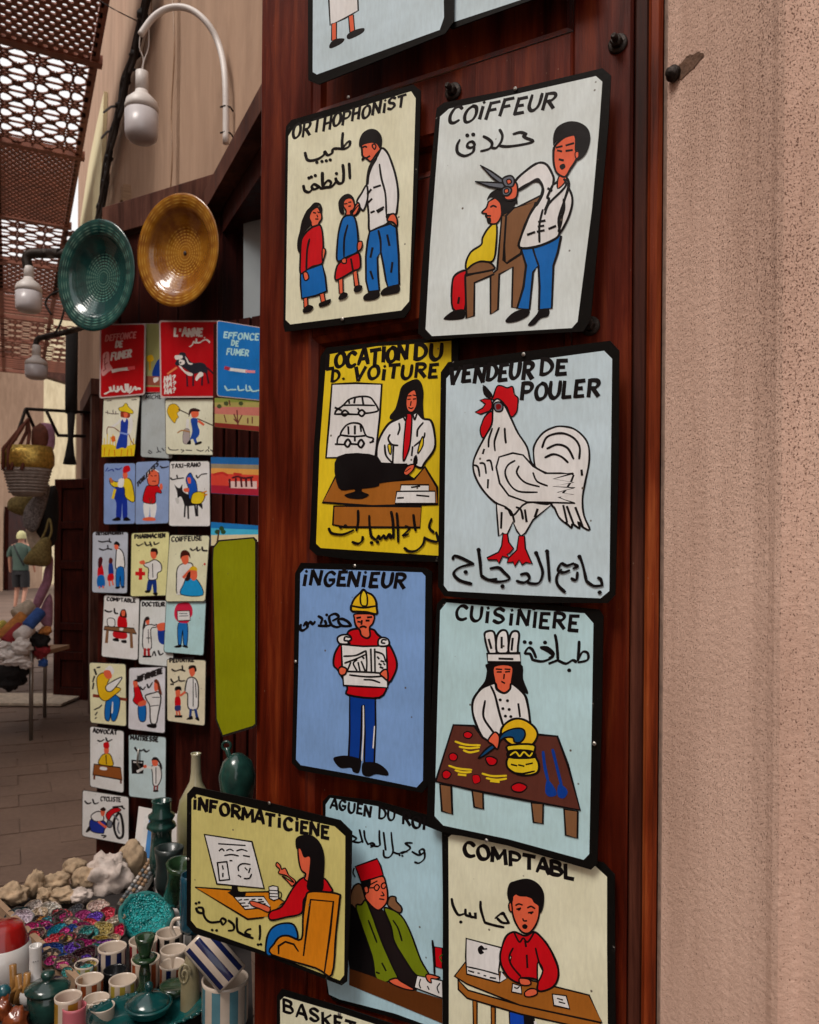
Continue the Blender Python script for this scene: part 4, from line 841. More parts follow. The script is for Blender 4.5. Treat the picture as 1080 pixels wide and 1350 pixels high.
s.art('painted_scene').fill(MUS, '675,490 740,470 765,530 720,565 680,550').line('715,560 715,660', 26, True, K(170, 130, 30)).fill(NVY, '835,520 780,600 745,740 890,750 900,520').fill(K(130, 70, 55), '600,740 900,750 900,870 600,860', 0, False).fill(RED, '600,880 900,885 900,950 600,950', 0, False).fill(PW, '760,770 820,760 820,800 770,830'); s.done()
s = small("red sign L'ANNE with a black donkey chewing a carrot, under the yellow plate", .036, Zb, '72,55 695,55 714,812 84,815', K(160, 6, 18), 2.0, 'rim_white')
s.art('white_lettering').text("L'ANNE", (225, 212), (500, 206), 74, 70, 20, .06, PW).text('HA?', (120, 660), (232, 640), 52, 50, 14, c=PW).text('HA?', (122, 718), (234, 700), 50, 48, 14, c=PW).text('HA?', (126, 778), (234, 764), 48, 46, 14, c=PW)
s.art('arabic_lettering').lines('570,270 540,245 500,255 480,270 450,275|440,235 440,275 420,270|415,260 400,295 375,312', 15, True, PW).dots('520,225', 7, PW)
s.art('painted_donkey').fill(K(30, 32, 42), '285,370 330,375 345,410 400,470 480,468 530,490 550,540 545,580 500,560 440,575 400,575 330,530 280,500 250,500 230,480 250,440 262,400', 0)
s.lines('345,560 352,700|410,570 408,695|500,560 495,690|540,560 560,670|545,520 590,560 610,580', 17, True, K(46, 20, 34)).fill(PW, '230,400 300,400 300,430 240,440').fill(PW, '330,410 350,430 370,470 405,475 395,490 360,480').fill(PW, '275,440 320,450 325,480 290,495 272,475').fill(PW, '268,505 290,505 330,550 400,575 398,598 350,590').fill(PW, '470,565 505,570 505,600 470,620 445,650 430,625')
s.line('245,520 160,580', 20, True, K(215, 110, 70)).dots('262,490 285,470', 9, K(30, 30, 35)); s.done()
s = small('bright blue sign DEFFONCE DE FUMER with a cigarette, beside the red donkey sign', .136, Zb, '640,52 1090,125 1090,845 640,800', K(18, 100, 170), 1.0, 'rim_white')
SKB = K(150, 190, 225)
s.art('pale_lettering').text('EFFONCE', (705, 225), (1050, 250), 54, 62, 14, c=SKB).text('DE', (782, 300), (850, 308), 50, 50, 13, c=SKB).text('FUMER', (740, 390), (950, 402), 60, 56, 13, c=SKB)
s.art('painted_cigarette').line('765,535 930,555', 30, True, K(215, 215, 215), False).line('930,555 1010,560', 26, True, K(200, 120, 130), False).line('725,520 762,530', 30, True, K(150, 40, 60))
s.art('arabic_lettering').lines('720,700 745,740 780,735 830,735|850,700 860,740 910,735|930,690 935,745 985,735|960,700 990,750 1060,740', 15, True, SKB); s.done()
s = small('cream sign with a straw-hatted woman reaping yellow wheat, under the red cigarette sign', .024, Zc, '112,70 592,66 512,850 84,862', K(212, 196, 178), .7)
s.art('painted_wheat').fill(YEL, '92,700 200,690 330,740 480,700 528,690 508,846 88,856', 0, False).lines('120,700 125,620|160,720 165,560|200,710 205,600|235,720 235,570|270,740 275,640|460,720 470,640|495,720 505,620', 12, True, YEL).lines('120,840 130,740|180,845 190,760|260,845 255,770|340,845 350,765|420,845 430,760|480,840 470,750', 10, True, K(180, 100, 10)).fill(K(190, 90, 30), '215,600 260,590 265,650 225,660')
s.art('painted_woman').fill(BLU if 0 else K(22, 50, 140), '345,380 430,375 425,540 420,700 400,745 350,735 300,755 275,740 300,640 330,540', 0).fill(WHT, '355,345 410,345 395,400 375,400').line('340,370 300,420 220,470', 30, True, WHT).line('460,350 475,450 440,560', 42, True, WHT).fill(K(120, 45, 25), '345,270 450,290 445,350 350,345 335,320').fill(SKN, '375,285 425,290 420,345 385,345').fill(YEL, '310,225 370,200 385,170 415,165 440,210 500,270 480,300 400,275 330,265', 6).line('330,545 430,565', 22, True, K(110, 130, 190)).lines('180,470 250,480 320,530|180,465 160,500 160,560|440,560 480,660 510,700', 11, True, K(110, 60, 40))
s.art('small_lettering').lines('140,280 200,295 240,300 310,300|165,260 170,300|235,250 240,300|270,270 275,305|480,120 540,115|160,132 220,128', 10, True, K(90, 80, 75)); s.done()
s = small('plain grey sign with faded pencil-like lettering, between the wheat sign and the bundle sign', .016, Zc, '602,45 1010,18 1010,885 590,860', K(152, 160, 162), .7)
s.art('small_lettering').text('MICHE', (655, 108), (860, 102), 50, 50, 12, c=K(50, 50, 55)).lines('700,770 740,800 720,815 690,790|810,730 825,780 860,795|800,800 840,790|870,745 900,780', 12, True, K(60, 62, 68)); s.done()
s = small('cream sign with a walking man in blue overalls carrying a yellow bundle on a stick', .028, Zd, '96,84 612,82 616,660 102,650', K(212, 200, 176), .8)
s.art('painted_bundle').fill(MUS, '120,200 145,145 200,135 240,170 250,200 220,230 235,270 215,290 195,330 150,280 125,235', 5)
s.art('painted_walker').lines('235,190 340,240|430,285 580,352', 12, True, K(60, 50, 40)).fill(K(22, 62, 140), '360,290 425,285 430,350 450,410 440,460 415,490 430,540 405,540 380,490 350,500 375,410', 0).line('330,295 325,370 340,400', 28, True, WHT).fill(K(150, 140, 140), '290,400 345,400 345,520 320,545 280,520', 4).lines('225,430 270,405 350,420', 13, True, K(150, 110, 60)).line('440,310 490,345', 24, True, SKN).fill(SKN, '365,205 435,205 435,260 385,275 365,250').fill(K(45, 20, 22), '340,270 345,200 390,178 450,195 445,212 370,215').fill(BLK, '405,535 460,515 470,535 410,555').fill(BLK, '320,540 355,500 360,545')
s.art('small_lettering').lines('130,575 150,600 200,605 235,600|260,600 290,610 265,628|310,605 370,608|420,600 460,615 490,605|510,620 530,600 545,620|560,600 585,620|540,570 545,590', 9, True, SCR); s.done()
def landscape(label, off, Z, c, bands, extra=None):
    s = small(label, off, Z, c, bands[0][1], .4, 'rim_dark', 1.0, 'small landscape paintings by the doorway'); s.art('painted_landscape'); cc = pp(c); cc = inset(cc, .4*Z[2]+1)
    for (a, col), (b, _) in zip(bands, bands[1:]+[(1, None)]):
        s.fill(col, [lerp(cc[0], cc[3], a), lerp(cc[1], cc[2], a), lerp(cc[1], cc[2], b), lerp(cc[0], cc[3], b)], 0, False)
    if extra: extra(s)
    return s.done()
landscape('small pinkish landscape picture with dry branches, right under the blue sign', .133, Zd, '600,72 1080,60 1080,420 600,372', [(0, K(120, 130, 60)), (.15, K(150, 140, 80)), (.3, K(175, 105, 95)), (.55, K(165, 150, 95)), (.85, K(120, 40, 36))], lambda s: s.lines('700,250 720,320|800,240 840,340|830,200 840,350|880,250 845,320|800,290 840,330|940,280 940,330|985,270 985,330|700,120 730,150|750,100 760,150', 12, True, K(90, 35, 40)).dots('650,160 720,130 870,130', 22, K(60, 70, 40)))
landscape('small desert picture of a camel caravan at sunset beside the donkey rider sign', .133, Z3, '800,55 1090,60 1090,288 800,272', [(0, K(30, 90, 150)), (.18, K(130, 120, 100)), (.3, K(205, 140, 70)), (.45, K(190, 60, 48)), (.78, K(150, 30, 50))], lambda s: s.fill(K(215, 170, 165), '905,200 1075,200 1075,245 915,240', 0, False).lines('912,190 915,235|930,180 960,172 1000,182 1050,175|950,185 950,230|980,185 985,232|1010,185 1012,230|1040,180 1045,230', 10, True, K(70, 20, 28)).lines('820,160 870,150 900,165|940,155 980,160', 14, True, K(170, 40, 36)))
landscape('small beach picture with blue sea and a palm, just above the green sign back', .133, Z3, '800,440 1090,462 1090,560 800,585', [(0, K(24, 105, 170)), (.25, K(60, 160, 195)), (.55, K(205, 185, 150))], lambda s: s.dots('865,480 840,500 875,500', 14, K(40, 70, 40)).lines('850,490 840,560', 8, True, K(70, 50, 30)))
s = small('blue sign with a man in a red fez, navy trousers and a yellow cape', .022, Z3, '165,92 356,90 354,455 163,458', K(112, 134, 178), .8)
s.art('painted_man').fill(K(16, 40, 130), '235,235 300,232 305,300 305,420 280,420 275,330 268,420 240,420 240,330 225,290').fill(YEL, '205,190 245,205 285,180 330,200 348,320 295,295 285,235 230,235 205,215', 4).fill(WHT, '255,190 285,185 280,232 252,232').fill(SKN, '280,150 305,150 305,180 285,185').fill(RED, '285,115 315,108 322,138 282,150').line('205,185 215,205', 16, True, K(160, 90, 50)).line('220,300 232,250', 14, True, YEL).fill(BLK, '215,430 250,412 268,430 240,436').fill(BLK, '280,430 300,412 326,430 300,436')
s.art('arabic_lettering').lines('178,140 190,120|190,140 215,130 225,140|235,125 255,130 272,120', 6, True, K(40, 60, 130)); s.done()
s = small('blue sign of a big-headed bald man in a red jacket and white trousers', .026, Z3, '354,84 560,74 553,452 350,458', K(120, 140, 178), .8)
s.art('painted_man').fill(WHT, '405,325 475,325 470,410 445,412 440,350 432,412 408,408').fill(RED, '430,225 480,220 510,270 475,270 470,330 405,325 400,290 415,240', 4).fill(SKN, '430,150 460,130 490,150 495,195 485,222 440,225 425,195', 4).lines('425,180 430,145 460,128 492,145', 6, True, WHT).fill(SKN, '498,220 512,215 515,245 500,250').fill(SKN, '400,420 440,412 470,420 468,434 405,434').lines('445,165 455,170|468,168 478,166|455,200 475,200|436,300 445,330 455,300', 5, True, K(110, 40, 30))
s.art('title_lettering').text('TOILETTES', (364, 235), (490, 104), 26, 26, 6, 0, SCR).lines('500,110 520,120 550,112|510,122 530,116', 6, True, SCR); s.done()
s = small('white sign with a blue-hooded rider on a black donkey laden with a yellow basket', .032, Z3, '555,80 796,78 800,470 550,468', K(202, 208, 210), .8)
s.art('painted_donkey').fill(K(24, 22, 26), '600,262 585,220 600,235 618,240 632,218 634,255 660,275 720,300 748,330 752,365 740,355 722,340 700,345 650,345 635,310 622,290 605,298').lines('650,330 645,410|665,330 668,420|705,330 715,405|720,330 722,405', 9, True, K(24, 22, 26)).fill(K(170, 170, 168), '590,300 610,300 612,330 598,330')
s.art('painted_rider').fill(K(20, 70, 160), '660,170 680,150 695,175 715,210 720,270 695,310 672,300 668,240 655,200', 4).fill(SKN, '662,180 680,180 682,210 668,212').fill(SKN, '640,245 670,240 670,262 645,262').fill(YEL, '700,270 740,262 768,280 745,330 690,332 685,300', 4).lines('750,270 775,260|760,285 778,278', 7, True, K(190, 120, 30))
s.art('title_lettering').text('TAXI-RANO', (570, 122), (738, 112), 22, 22, 5, 0, SCR).lines('562,180 575,190 600,185 640,180|600,165 605,185|715,165 725,180 745,160 778,155', 6, True, SCR); s.done()
s = small('grey-blue sign with a tall doctor and two small girls, leftmost of its row', .028, Z3, '98,498 313,500 307,868 94,862', K(158, 164, 176), .8)
s.art('painted_figures').fill(WHT, '245,600 275,615 288,660 286,715 240,722 238,660', 5).fill(SKN, '228,580 250,575 252,600 235,605').fill(BLK, '225,575 240,556 260,570 258,590 248,578').fill(BLU, '242,722 284,715 286,825 268,822 264,760 258,825 240,825', 3).fill(RED, '135,700 155,695 166,760 130,765').fill(BLU, '130,765 165,760 172,820 130,825').fill(K(60, 14, 20), '132,700 135,660 150,648 160,665 152,700 140,715').fill(K(24, 50, 120), '196,690 216,685 224,750 196,755').fill(RED, '192,755 222,750 224,785 190,790').fill(K(80, 25, 20), '196,685 200,655 218,660 216,685').lines('140,825 140,835|160,822 165,832|198,790 202,820|216,788 222,815', 7, True, SKN).fill(BLK, '235,828 262,824 258,836 238,838').fill(BLK, '268,824 288,822 286,832')
s.art('small_lettering').text('ORTHOPHONIST', (120, 520), (285, 514), 16, 16, 5, 0, SCR).lines('135,555 160,560 190,555 210,562|200,540 200,560|140,600 165,608 190,600 215,605|190,580 192,602', 6, True, SCR); s.done()
s = small('pale yellow sign with a pharmacist in white and a red cross', .026, Z3, '328,506 557,498 548,880 322,886', K(204, 194, 140), .8)
s.art('painted_pharmacist').fill(K(14, 44, 110), '432,780 475,778 480,865 462,862 455,810 445,850 420,858').fill(WHT, '435,680 470,665 505,690 508,730 485,745 480,780 432,782 432,720 410,705 405,690', 5).fill(SKN, '380,675 405,670 410,692 382,690').fill(SKN, '445,615 480,612 478,650 460,662 446,645').fill(K(34, 16, 14), '445,618 452,598 480,600 488,625 478,640 474,620').fill(BLK, '412,850 440,846 440,860 415,862').fill(BLK, '460,862 486,862 480,880 462,872').lines('455,690 458,770', 4)
s.art('red_cross').line('360,748 405,748', 22, False, K(180, 20, 24), False).line('384,722 384,778', 22, False, K(180, 20, 24), False)
s.art('small_lettering').text('PHARMACIEN', (350, 540), (530, 532), 22, 22, 6, 0, SCR).lines('360,575 375,582 400,570|410,560 420,580 445,575|440,560 450,585|465,560 470,575 495,565', 7, True, SCR); s.done()
s = small('cream sign COIFFEUSE with a hairdresser behind a client in a blue cape', .036, Z3, '556,517 796,520 770,914 530,916', K(212, 200, 168), .8)
s.art('painted_hairdresser').fill(WHT, '615,700 650,685 690,690 695,740 650,780 640,860 600,865 598,780 600,730', 5).line('600,870 640,868', 8, True, WHT).fill(SKN, '625,640 665,635 668,680 645,695 628,670').fill(K(60, 20, 14), '620,660 625,620 650,608 675,625 680,660 666,640 635,645').line('640,770 690,715', 18, True, SKN)
s.art('painted_client').fill(K(24, 130, 185), '660,780 720,785 755,875 625,872 640,810', 4).fill(SKN, '680,730 715,725 720,770 700,790 680,770').fill(MUS, '672,725 690,705 715,710 720,730 700,728').fill(K(40, 14, 12), '652,790 662,750 680,735 676,785')
s.art('title_lettering').text('COIFFEUSE', (568, 558), (748, 550), 26, 26, 6, 0, SCR).lines('680,600 695,610 715,600|720,590 722,612 740,605|750,590 755,610 780,612', 8, True, SCR).dots('765,692', 6, RED); s.done()
s = small('white sign COMPTABLE with a woman in red seated at a brown table', .020, Z3, '166,872 380,888 370,1264 150,1242', K(198, 202, 206), .8)
s.art('painted_woman').fill(RED, '250,1010 275,995 300,1012 302,1070 250,1065').fill(K(170, 20, 30), '230,1085 300,1100 295,1135 225,1125').fill(K(40, 12, 14), '262,1000 270,965 292,960 302,985 300,1010').fill(SKN, '272,970 292,970 290,998 274,998').fill(BLK, '220,1135 250,1130 255,1150 225,1148').fill(BLK, '270,1145 298,1142 300,1160 275,1158')
s.art('painted_desk').fill(BR2, '172,1060 345,1072 362,1106 165,1080', 5, False).lines('188,1090 182,1155|328,1105 332,1185', 17, False, BR2).fill(WHT, '190,1015 228,1018 230,1060 192,1058', 4).fill(WHT, '262,1070 282,1072 278,1086 260,1084')
s.art('title_lettering').text('COMPTABLE', (185, 908), (355, 920), 20, 20, 5, 0, SCR).lines('172,965 195,975 215,970|230,955 232,980 250,985', 7, True, SCR); s.done()
s = small('white sign with a woman in a long white coat, partly under the plan-holder sign', .022, Z3, '381,904 585,908 580,1304 370,1286', K(192, 198, 206), .8)
s.art('painted_woman').fill(WHT, '405,1065 440,1050 470,1055 478,1048 480,1065 445,1080 448,1190 400,1190 398,1110', 5).lines('430,1080 432,1160|420,1130 440,1130', 4).fill(SKN, '415,1020 435,1018 436,1045 420,1048').fill(K(30, 14, 16), '395,1080 408,1015 430,1003 438,1020 415,1030 412,1065').lines('410,1195 410,1235|432,1195 434,1235', 12, True, K(150, 20, 24)).lines('400,1240 420,1240|426,1240 446,1240', 9)
s.art('painted_patient').fill(K(20, 50, 130), '490,1060 550,1060 550,1160 495,1155').fill(SKN, '484,1050 530,1040 530,1080 490,1085')
s.art('title_lettering').text('DOCTEUR', (395, 940), (528, 942), 22, 22, 6, 0, SCR).lines('455,1235 465,1210 475,1235|490,1205 500,1230 520,1220', 7, True, SCR); s.done()
s = small('small light blue sign of a man in red with a plan, under the COIFFEUSE sign', .030, Z3, '536,880 776,884 760,1236 520,1216', K(158, 192, 210), .8)
s.art('painted_man').fill(K(24, 100, 170), '608,1045 662,1045 660,1172 640,1170 634,1080 625,1170 608,1168', 4).fill(K(180, 30, 60), '612,925 665,920 690,950 692,990 680,1010 665,1040 610,1035 585,1000 590,950').fill(WHT, '602,970 675,968 680,1025 605,1028', 5, False).lines('615,985 660,985|615,1000 665,998', 4, True, GRY).fill(BLK, '585,1180 625,1168 625,1185 595,1188').fill(BLK, '632,1180 645,1170 665,1182 660,1190'); s.done()
s = small('cream sign of a man in yellow reading an open book on a bench', .024, Z4, '118,99 330,108 333,467 124,446', K(210, 194, 160), .8)
s.art('painted_reader').line('145,290 330,312', 16, False, K(110, 45, 30)).fill(BLU, '232,285 290,300 292,360 270,430 245,425 245,345 235,430 210,420 210,350', 4).fill(MUS, '165,185 200,160 235,190 225,230 300,250 260,290 215,320 180,300 165,240', 4).fill(WHT, '250,330 256,330 254,385 246,385').fill(SKN, '205,150 240,145 248,185 225,195 205,175').fill(WHT, '210,140 240,118 262,150 250,170 238,148').fill(WHT, '220,230 300,185 298,205 250,262 220,262', 5)
s.art('small_lettering').lines('150,140 160,170|150,180 140,210|145,220 140,250|165,130 180,128|150,370 170,360|155,400 165,385|175,360 190,345|155,420 160,415', 8, True, SCR); s.done()
s = small('grey-white sign INFIRMIERE with a nurse in white helping a man in red', .028, Z4, '345,130 556,124 553,507 340,482', K(190, 190, 200), .8)
s.art('painted_nurse').fill(WHT, '485,275 515,270 528,310 512,400 500,450 470,440 465,350 450,320 440,290', 6).fill(SKN, '490,215 510,212 512,255 492,262').fill(K(90, 40, 20), '488,210 500,196 518,215 535,285 515,265 508,225').fill(BLK, '450,455 500,450 498,475 455,470').lines('480,300 520,300|470,350 515,345', 4)
s.art('painted_patient').fill(BLU, '400,345 440,345 440,430 405,428', 4).fill(RED, '375,240 400,232 425,300 440,330 400,345 370,320 378,290', 4).fill(SKN, '400,330 440,315 442,342 405,350').fill(SKN, '370,208 392,202 395,235 375,240').fill(BLK, '372,205 390,196 394,208')
s.art('title_lettering').text('INFIRMIERE', (395, 212), (535, 162), 30, 30, 8, 0, SCR).lines('410,240 425,255 440,240|450,225 460,245 480,215', 7, True, SCR); s.done()
s = small('cream sign PEDIATRE with a doctor in white beside a small boy', .034, Z4, '561,79 786,86 780,464 562,436', K(206, 190, 166), .8)
s.art('painted_doctor').fill(WHT, '680,195 720,190 740,230 742,300 735,365 685,362 680,280 665,270', 6).fill(SKN, '690,130 720,130 722,165 705,182 692,165').fill(K(28, 14, 12), '686,140 692,120 722,118 732,145 722,155 715,132').lines('698,370 695,410|725,370 735,418', 16, True, K(22, 50, 110)).fill(BLK, '672,425 705,405 708,425').fill(BLK, '722,420 742,412 746,435').lines('712,195 712,350|725,220 730,300', 4)
s.art('painted_boy').fill(RED, '610,300 635,295 640,345 610,350').fill(K(40, 50, 100), '608,350 640,346 638,375 612,378').fill(SKN, '612,262 636,258 636,290 616,295').fill(BLK, '608,262 612,240 640,238 645,262 630,256').lines('618,380 620,400|632,378 636,400', 8, True, SKN).line('612,408 646,408', 12).line('640,290 665,270', 10, True, SKN)
s.art('small_lettering').text('PEDIATRE', (578, 100), (718, 96), 22, 22, 6, 0, SCR).lines('590,140 610,150 640,142 665,150|650,120 652,145|585,195 600,215 625,205|630,180 635,205 665,205|585,225 600,225', 7, True, SCR); s.done()
s = small('white sign AVOCAT with a man in a red cap and yellow robe at a desk', .022, Z4, '122,462 319,490 318,846 122,810', K(196, 204, 206), .8)
s.art('painted_lawyer').fill(MUS, '185,640 205,622 235,622 250,650 252,690 175,680', 4).fill(SKN, '205,590 230,590 228,618 208,618').fill(RED, '202,560 230,556 232,588 204,588').line('215,630 218,680', 5)
s.art('painted_desk').fill(K(125, 70, 30), '148,680 298,700 308,770 140,740', 6, False).lines('150,745 148,765|300,772 300,788', 9, False, K(90, 45, 20)).fill(WHT, '185,695 220,700 216,715 182,710')
s.art('title_lettering').text('ADVOCAT', (142, 500), (278, 512), 22, 22, 6, 0, SCR).lines('168,545 185,550 205,540|215,530 225,550 250,540', 7, True, SCR); s.done()
s = small('pale blue sign MAITRESSE with a teacher pointing at a small blackboard', .026, Z4, '342,509 559,525 556,890 344,866', K(172, 192, 200), .8)
s.art('painted_teacher').fill(WHT, '478,690 520,690 532,750 512,800 485,800 480,740', 5).fill(SKN, '478,655 510,655 508,688 482,688').fill(K(22, 18, 22), '475,660 485,642 510,645 535,690 530,712 512,665 490,656').line('440,695 482,702', 14, True, WHT).fill(SKN, '428,688 445,684 446,700 430,702').lines('492,805 490,835|508,805 506,835', 9, True, K(120, 60, 60)).fill(BLK, '488,828 512,828 512,838 488,838').line('500,700 500,790', 4)
s.art('painted_blackboard').fill(BLK, '360,655 430,660 428,735 362,735', 0, False).line('372,668 420,672', 5, True, WHT).line('395,722 428,704', 14, True, WHT)
s.art('title_lettering').text('MAITRESSE', (355, 540), (512, 552), 24, 24, 6, 0, SCR).lines('380,585 395,605 425,600|430,595 445,610 462,600', 8, True, SCR); s.done()
s = small('white sign with a mechanic in blue mending a red motorbike, lowest of the small signs', .030, Z4, '80,826 347,866 346,1142 77,1092', K(196, 202, 206), .8)
s.art('painted_motorbike').lines('285,960 262,1000 265,1060 285,1100 310,1090 312,1030 300,970 285,960', 12).lines('288,1010 282,1050 292,1075|250,960 285,1000', 7, True, GRY).fill(RED, '215,965 250,935 285,930 300,945 255,965 230,1000', 4).fill(GRY, '225,1000 250,1010 245,1040 222,1035', 4).lines('255,925 310,920|300,920 320,935', 8)
s.art('painted_mechanic').fill(K(22, 44, 130), '125,1000 170,990 215,1015 205,1060 195,1075 130,1060', 4).fill(WHT, '130,975 165,950 195,960 200,1000 150,1005', 5).fill(SKN, '185,945 208,945 205,972 190,975').fill(K(30, 14, 12), '182,940 200,925 215,938 205,948').fill(BLK, '100,1065 118,1035 130,1050 112,1068').line('175,1010 215,1040', 14, True, SKN)
s.art('small_lettering').text('CYCLISTE', (185, 888), (298, 895), 24, 24, 5, 0, SCR).lines('95,890 110,905 130,900|140,880 150,905 172,900|190,1085 215,1090 200,1100', 7, True, SCR); s.done()

# two glazed plates on the leaf
def glaze(name, a, b, c, sc=16):
    m, nt, bs = newmat(name); tc = N(nt, 'ShaderNodeTexCoord'); sx = N(nt, 'ShaderNodeSeparateXYZ'); nt.links.new(tc.outputs['Object'], sx.inputs[0])
    cx = N(nt, 'ShaderNodeCombineXYZ'); nt.links.new(sx.outputs[0], cx.inputs[0]); nt.links.new(sx.outputs[1], cx.inputs[1])
    ln = N(nt, 'ShaderNodeVectorMath', operation='LENGTH'); nt.links.new(cx.outputs[0], ln.inputs[0])
    at = N(nt, 'ShaderNodeMath', operation='ARCTAN2'); nt.links.new(sx.outputs[0], at.inputs[0]); nt.links.new(sx.outputs[1], at.inputs[1])
    am = N(nt, 'ShaderNodeMath', operation='MULTIPLY'); nt.links.new(at.outputs[0], am.inputs[0]); am.inputs[1].default_value = 26
    rm = N(nt, 'ShaderNodeMath', operation='MULTIPLY'); nt.links.new(ln.outputs['Value'], rm.inputs[0]); rm.inputs[1].default_value = 620
    sn = N(nt, 'ShaderNodeMath', operation='SINE'); nt.links.new(am.outputs[0], sn.inputs[0]); cn = N(nt, 'ShaderNodeMath', operation='SINE'); nt.links.new(rm.outputs[0], cn.inputs[0])
    pr = N(nt, 'ShaderNodeMath', operation='MULTIPLY_ADD'); nt.links.new(sn.outputs[0], pr.inputs[0]); pr.inputs[1].default_value = .5; nt.links.new(cn.outputs[0], pr.inputs[2])
    pat = ramp(nt, pr.outputs[0], [(.3, (0, 0, 0)), (1, (1, 1, 1))])
    no = N(nt, 'ShaderNodeTexNoise', i_Scale=float(sc), i_Detail=6.0); nt.links.new(tc.outputs['Object'], no.inputs[0])
    r0 = ramp(nt, no.outputs[0], [(.35, a), (.7, b)])
    rad = ramp(nt, ln.outputs['Value'], [(.0, (.1,)*3), (.018, (.1,)*3), (.022, (1,)*3), (.082, (.9,)*3), (.088, (0,)*3), (.145, (0,)*3), (.15, (.8,)*3), (.178, (.8,)*3), (.182, (.1,)*3)])
    mk = N(nt, 'ShaderNodeMath', operation='MULTIPLY'); nt.links.new(pat.outputs[0], mk.inputs[0]); nt.links.new(rad.outputs[0], mk.inputs[1])
    mx = N(nt, 'ShaderNodeMix', data_type='RGBA'); nt.links.new(mk.outputs[0], mx.inputs[0]); nt.links.new(r0.outputs[0], mx.inputs[6]); mx.inputs[7].default_value = tuple(c)+(1,)
    nt.links.new(mx.outputs[2], bs.inputs['Base Color']); bs.inputs['Roughness'].default_value = .16; bs.inputs['Coat Weight'].default_value = .6; bs.inputs['Coat Roughness'].default_value = .05
    bump(nt, bs, pat.outputs[0], .25, .002); return m
MATS['glaze_teal'] = glaze('teal_glazed_clay', (.004, .035, .036), (.012, .085, .075), (.11, .24, .19))
MATS['glaze_amber'] = glaze('amber_glazed_clay', (.20, .062, .006), (.40, .17, .014), (.50, .27, .04))
MATS['slip'] = simple('dark_unglazed_rim', (.03, .02, .02), .6, 0, .3, 60)
def plate(px, py, off, r, label, mat, tiltx, tiltz):
    p = on_plane(px, py, HINGE2+DN*off, DN)
    R = Matrix.Rotation(radians(-30+tiltz), 3, 'Z')@Matrix.Rotation(radians(90+tiltx), 3, 'X')
    o = empty('glazed_plate', p, label, 'plate', 'glazed plates hung on the far door leaf'); o.rotation_euler = R.to_euler()
    pf = [(.001, -.03), (.02, -.0285), (.05, -.029), (.085, -.026), (.088, -.023), (.125, -.016), (.14, .0), (.146, .006), (.182, .012), (.19, .012), (.192, .009)]
    pf = [(a*r/.192, b) for a, b in pf]
    f = MB().lathe(pf, 72, cap=False); f.build('plate_face', mat, o, True)
    MB().lathe([(r, .008), (r*.99, .004), (r*.74, -.012), (r*.6, -.034), (r*.45, -.038), (.3*r, -.036), (.001, -.036)], 60, cap=False).build('plate_back', 'slip', o, True)
    if mat == 'glaze_amber': MB().lathe([(.0065, -.0285), (.0065, -.0265), (.003, -.026)], 16).build('nail_hole', 'slip', o, True)
plate(128, 364, .14, .196, 'deep teal-green glazed plate with engraved rings, left of the amber plate', 'glaze_teal', 4, 2)
plate(236, 331, .12, .186, 'amber-yellow glazed plate with engraved rings, right of the teal plate', 'glaze_amber', 5, 1)
# ------------------------------------------------------------------ board by the doorway, door latch
bb = empty('display_board', W(312, 1150, 2.62), 'dark red-brown plank board by the doorway holding small landscape pictures', 'board'); bb.rotation_euler = (0, 0, radians(-30))
for k in range(4):
    p = on_plane(287+k*17, 735, HINGE2+DN*.128, DN); d = p-Vector(bb.location); x = d.dot(DX)
    mb = MB(); mb.box((0, 0, 0), (.043, .02, 1.62)); mb.build('plank', 'door2', bb, loc=(x+.0, .012, .55-bb.location.z+.1+.55))
lt = MB().tube([(0, 0, 0), (.0, -.03, .0), (.0, -.035, -.05), (0, -.005, -.09)], .004, 8).build('pull_handle', 'steel', door_b, True); lt.location = (-.34, -.002, .52)

# ------------------------------------------------------------------ stall table
TZ = .5
MATS['boxwood'] = simple('raw_pale_wood', (.36, .23, .14), .8, 0, .25, 12, st=(1, 1, 8))
MATS['cloth_dark'] = simple('dark_table_cloth', (.02, .015, .014), .9, 0, .3, 20)
tb = empty('stall_table', WZ(150, 1260, 0), 'low stall table packed with stones and pottery beside the far door leaf', 'table')
tp = [WZ(a, b, TZ) for a, b in ((-230, 1222), (0, 1188), (90, 1166), (160, 1150), (262, 1140), (330, 1210), (338, 1500), (120, 1900), (-420, 1700))]
V = [p-Vector(tb.location) for p in tp]; n = len(V); V2 = V+[v-Vector((0, 0, .03)) for v in V]
mesh('table_top', V2, [tuple(range(n)), tuple(range(2*n-1, n-1, -1))]+[(i, i+n, (i+1) % n+n, (i+1) % n) for i in range(n)], 'cloth_dark', False, tb)
for a, b in ((-150, 1250), (150, 1170), (300, 1280), (60, 1550)):
    mb = MB(); mb.box((0, 0, 0), (.05, .05, .47)); mb.build('leg', 'boxwood', tb, loc=WZ(a, b, TZ)-Vector(tb.location)-Vector((0, 0, .265)))
def rim(a, b, h=.03, th=.012, mat='boxwood', z=TZ):
    p, q = WZ(*a, z), WZ(*b, z); d = (q-p); R = Matrix.Rotation(atan2(d.y, d.x), 3, 'Z'); mb = MB(); mb.box((0, 0, 0), (d.length, th, h), R)
    mb.build('tray_rim', mat, tb, loc=(p+q)/2-Vector(tb.location)+Vector((0, 0, h/2+.001)))
rim((-60, 1152), (104, 1318), .034); rim((203, 1168), (248, 1254), .03, .012, 'white_plastic')

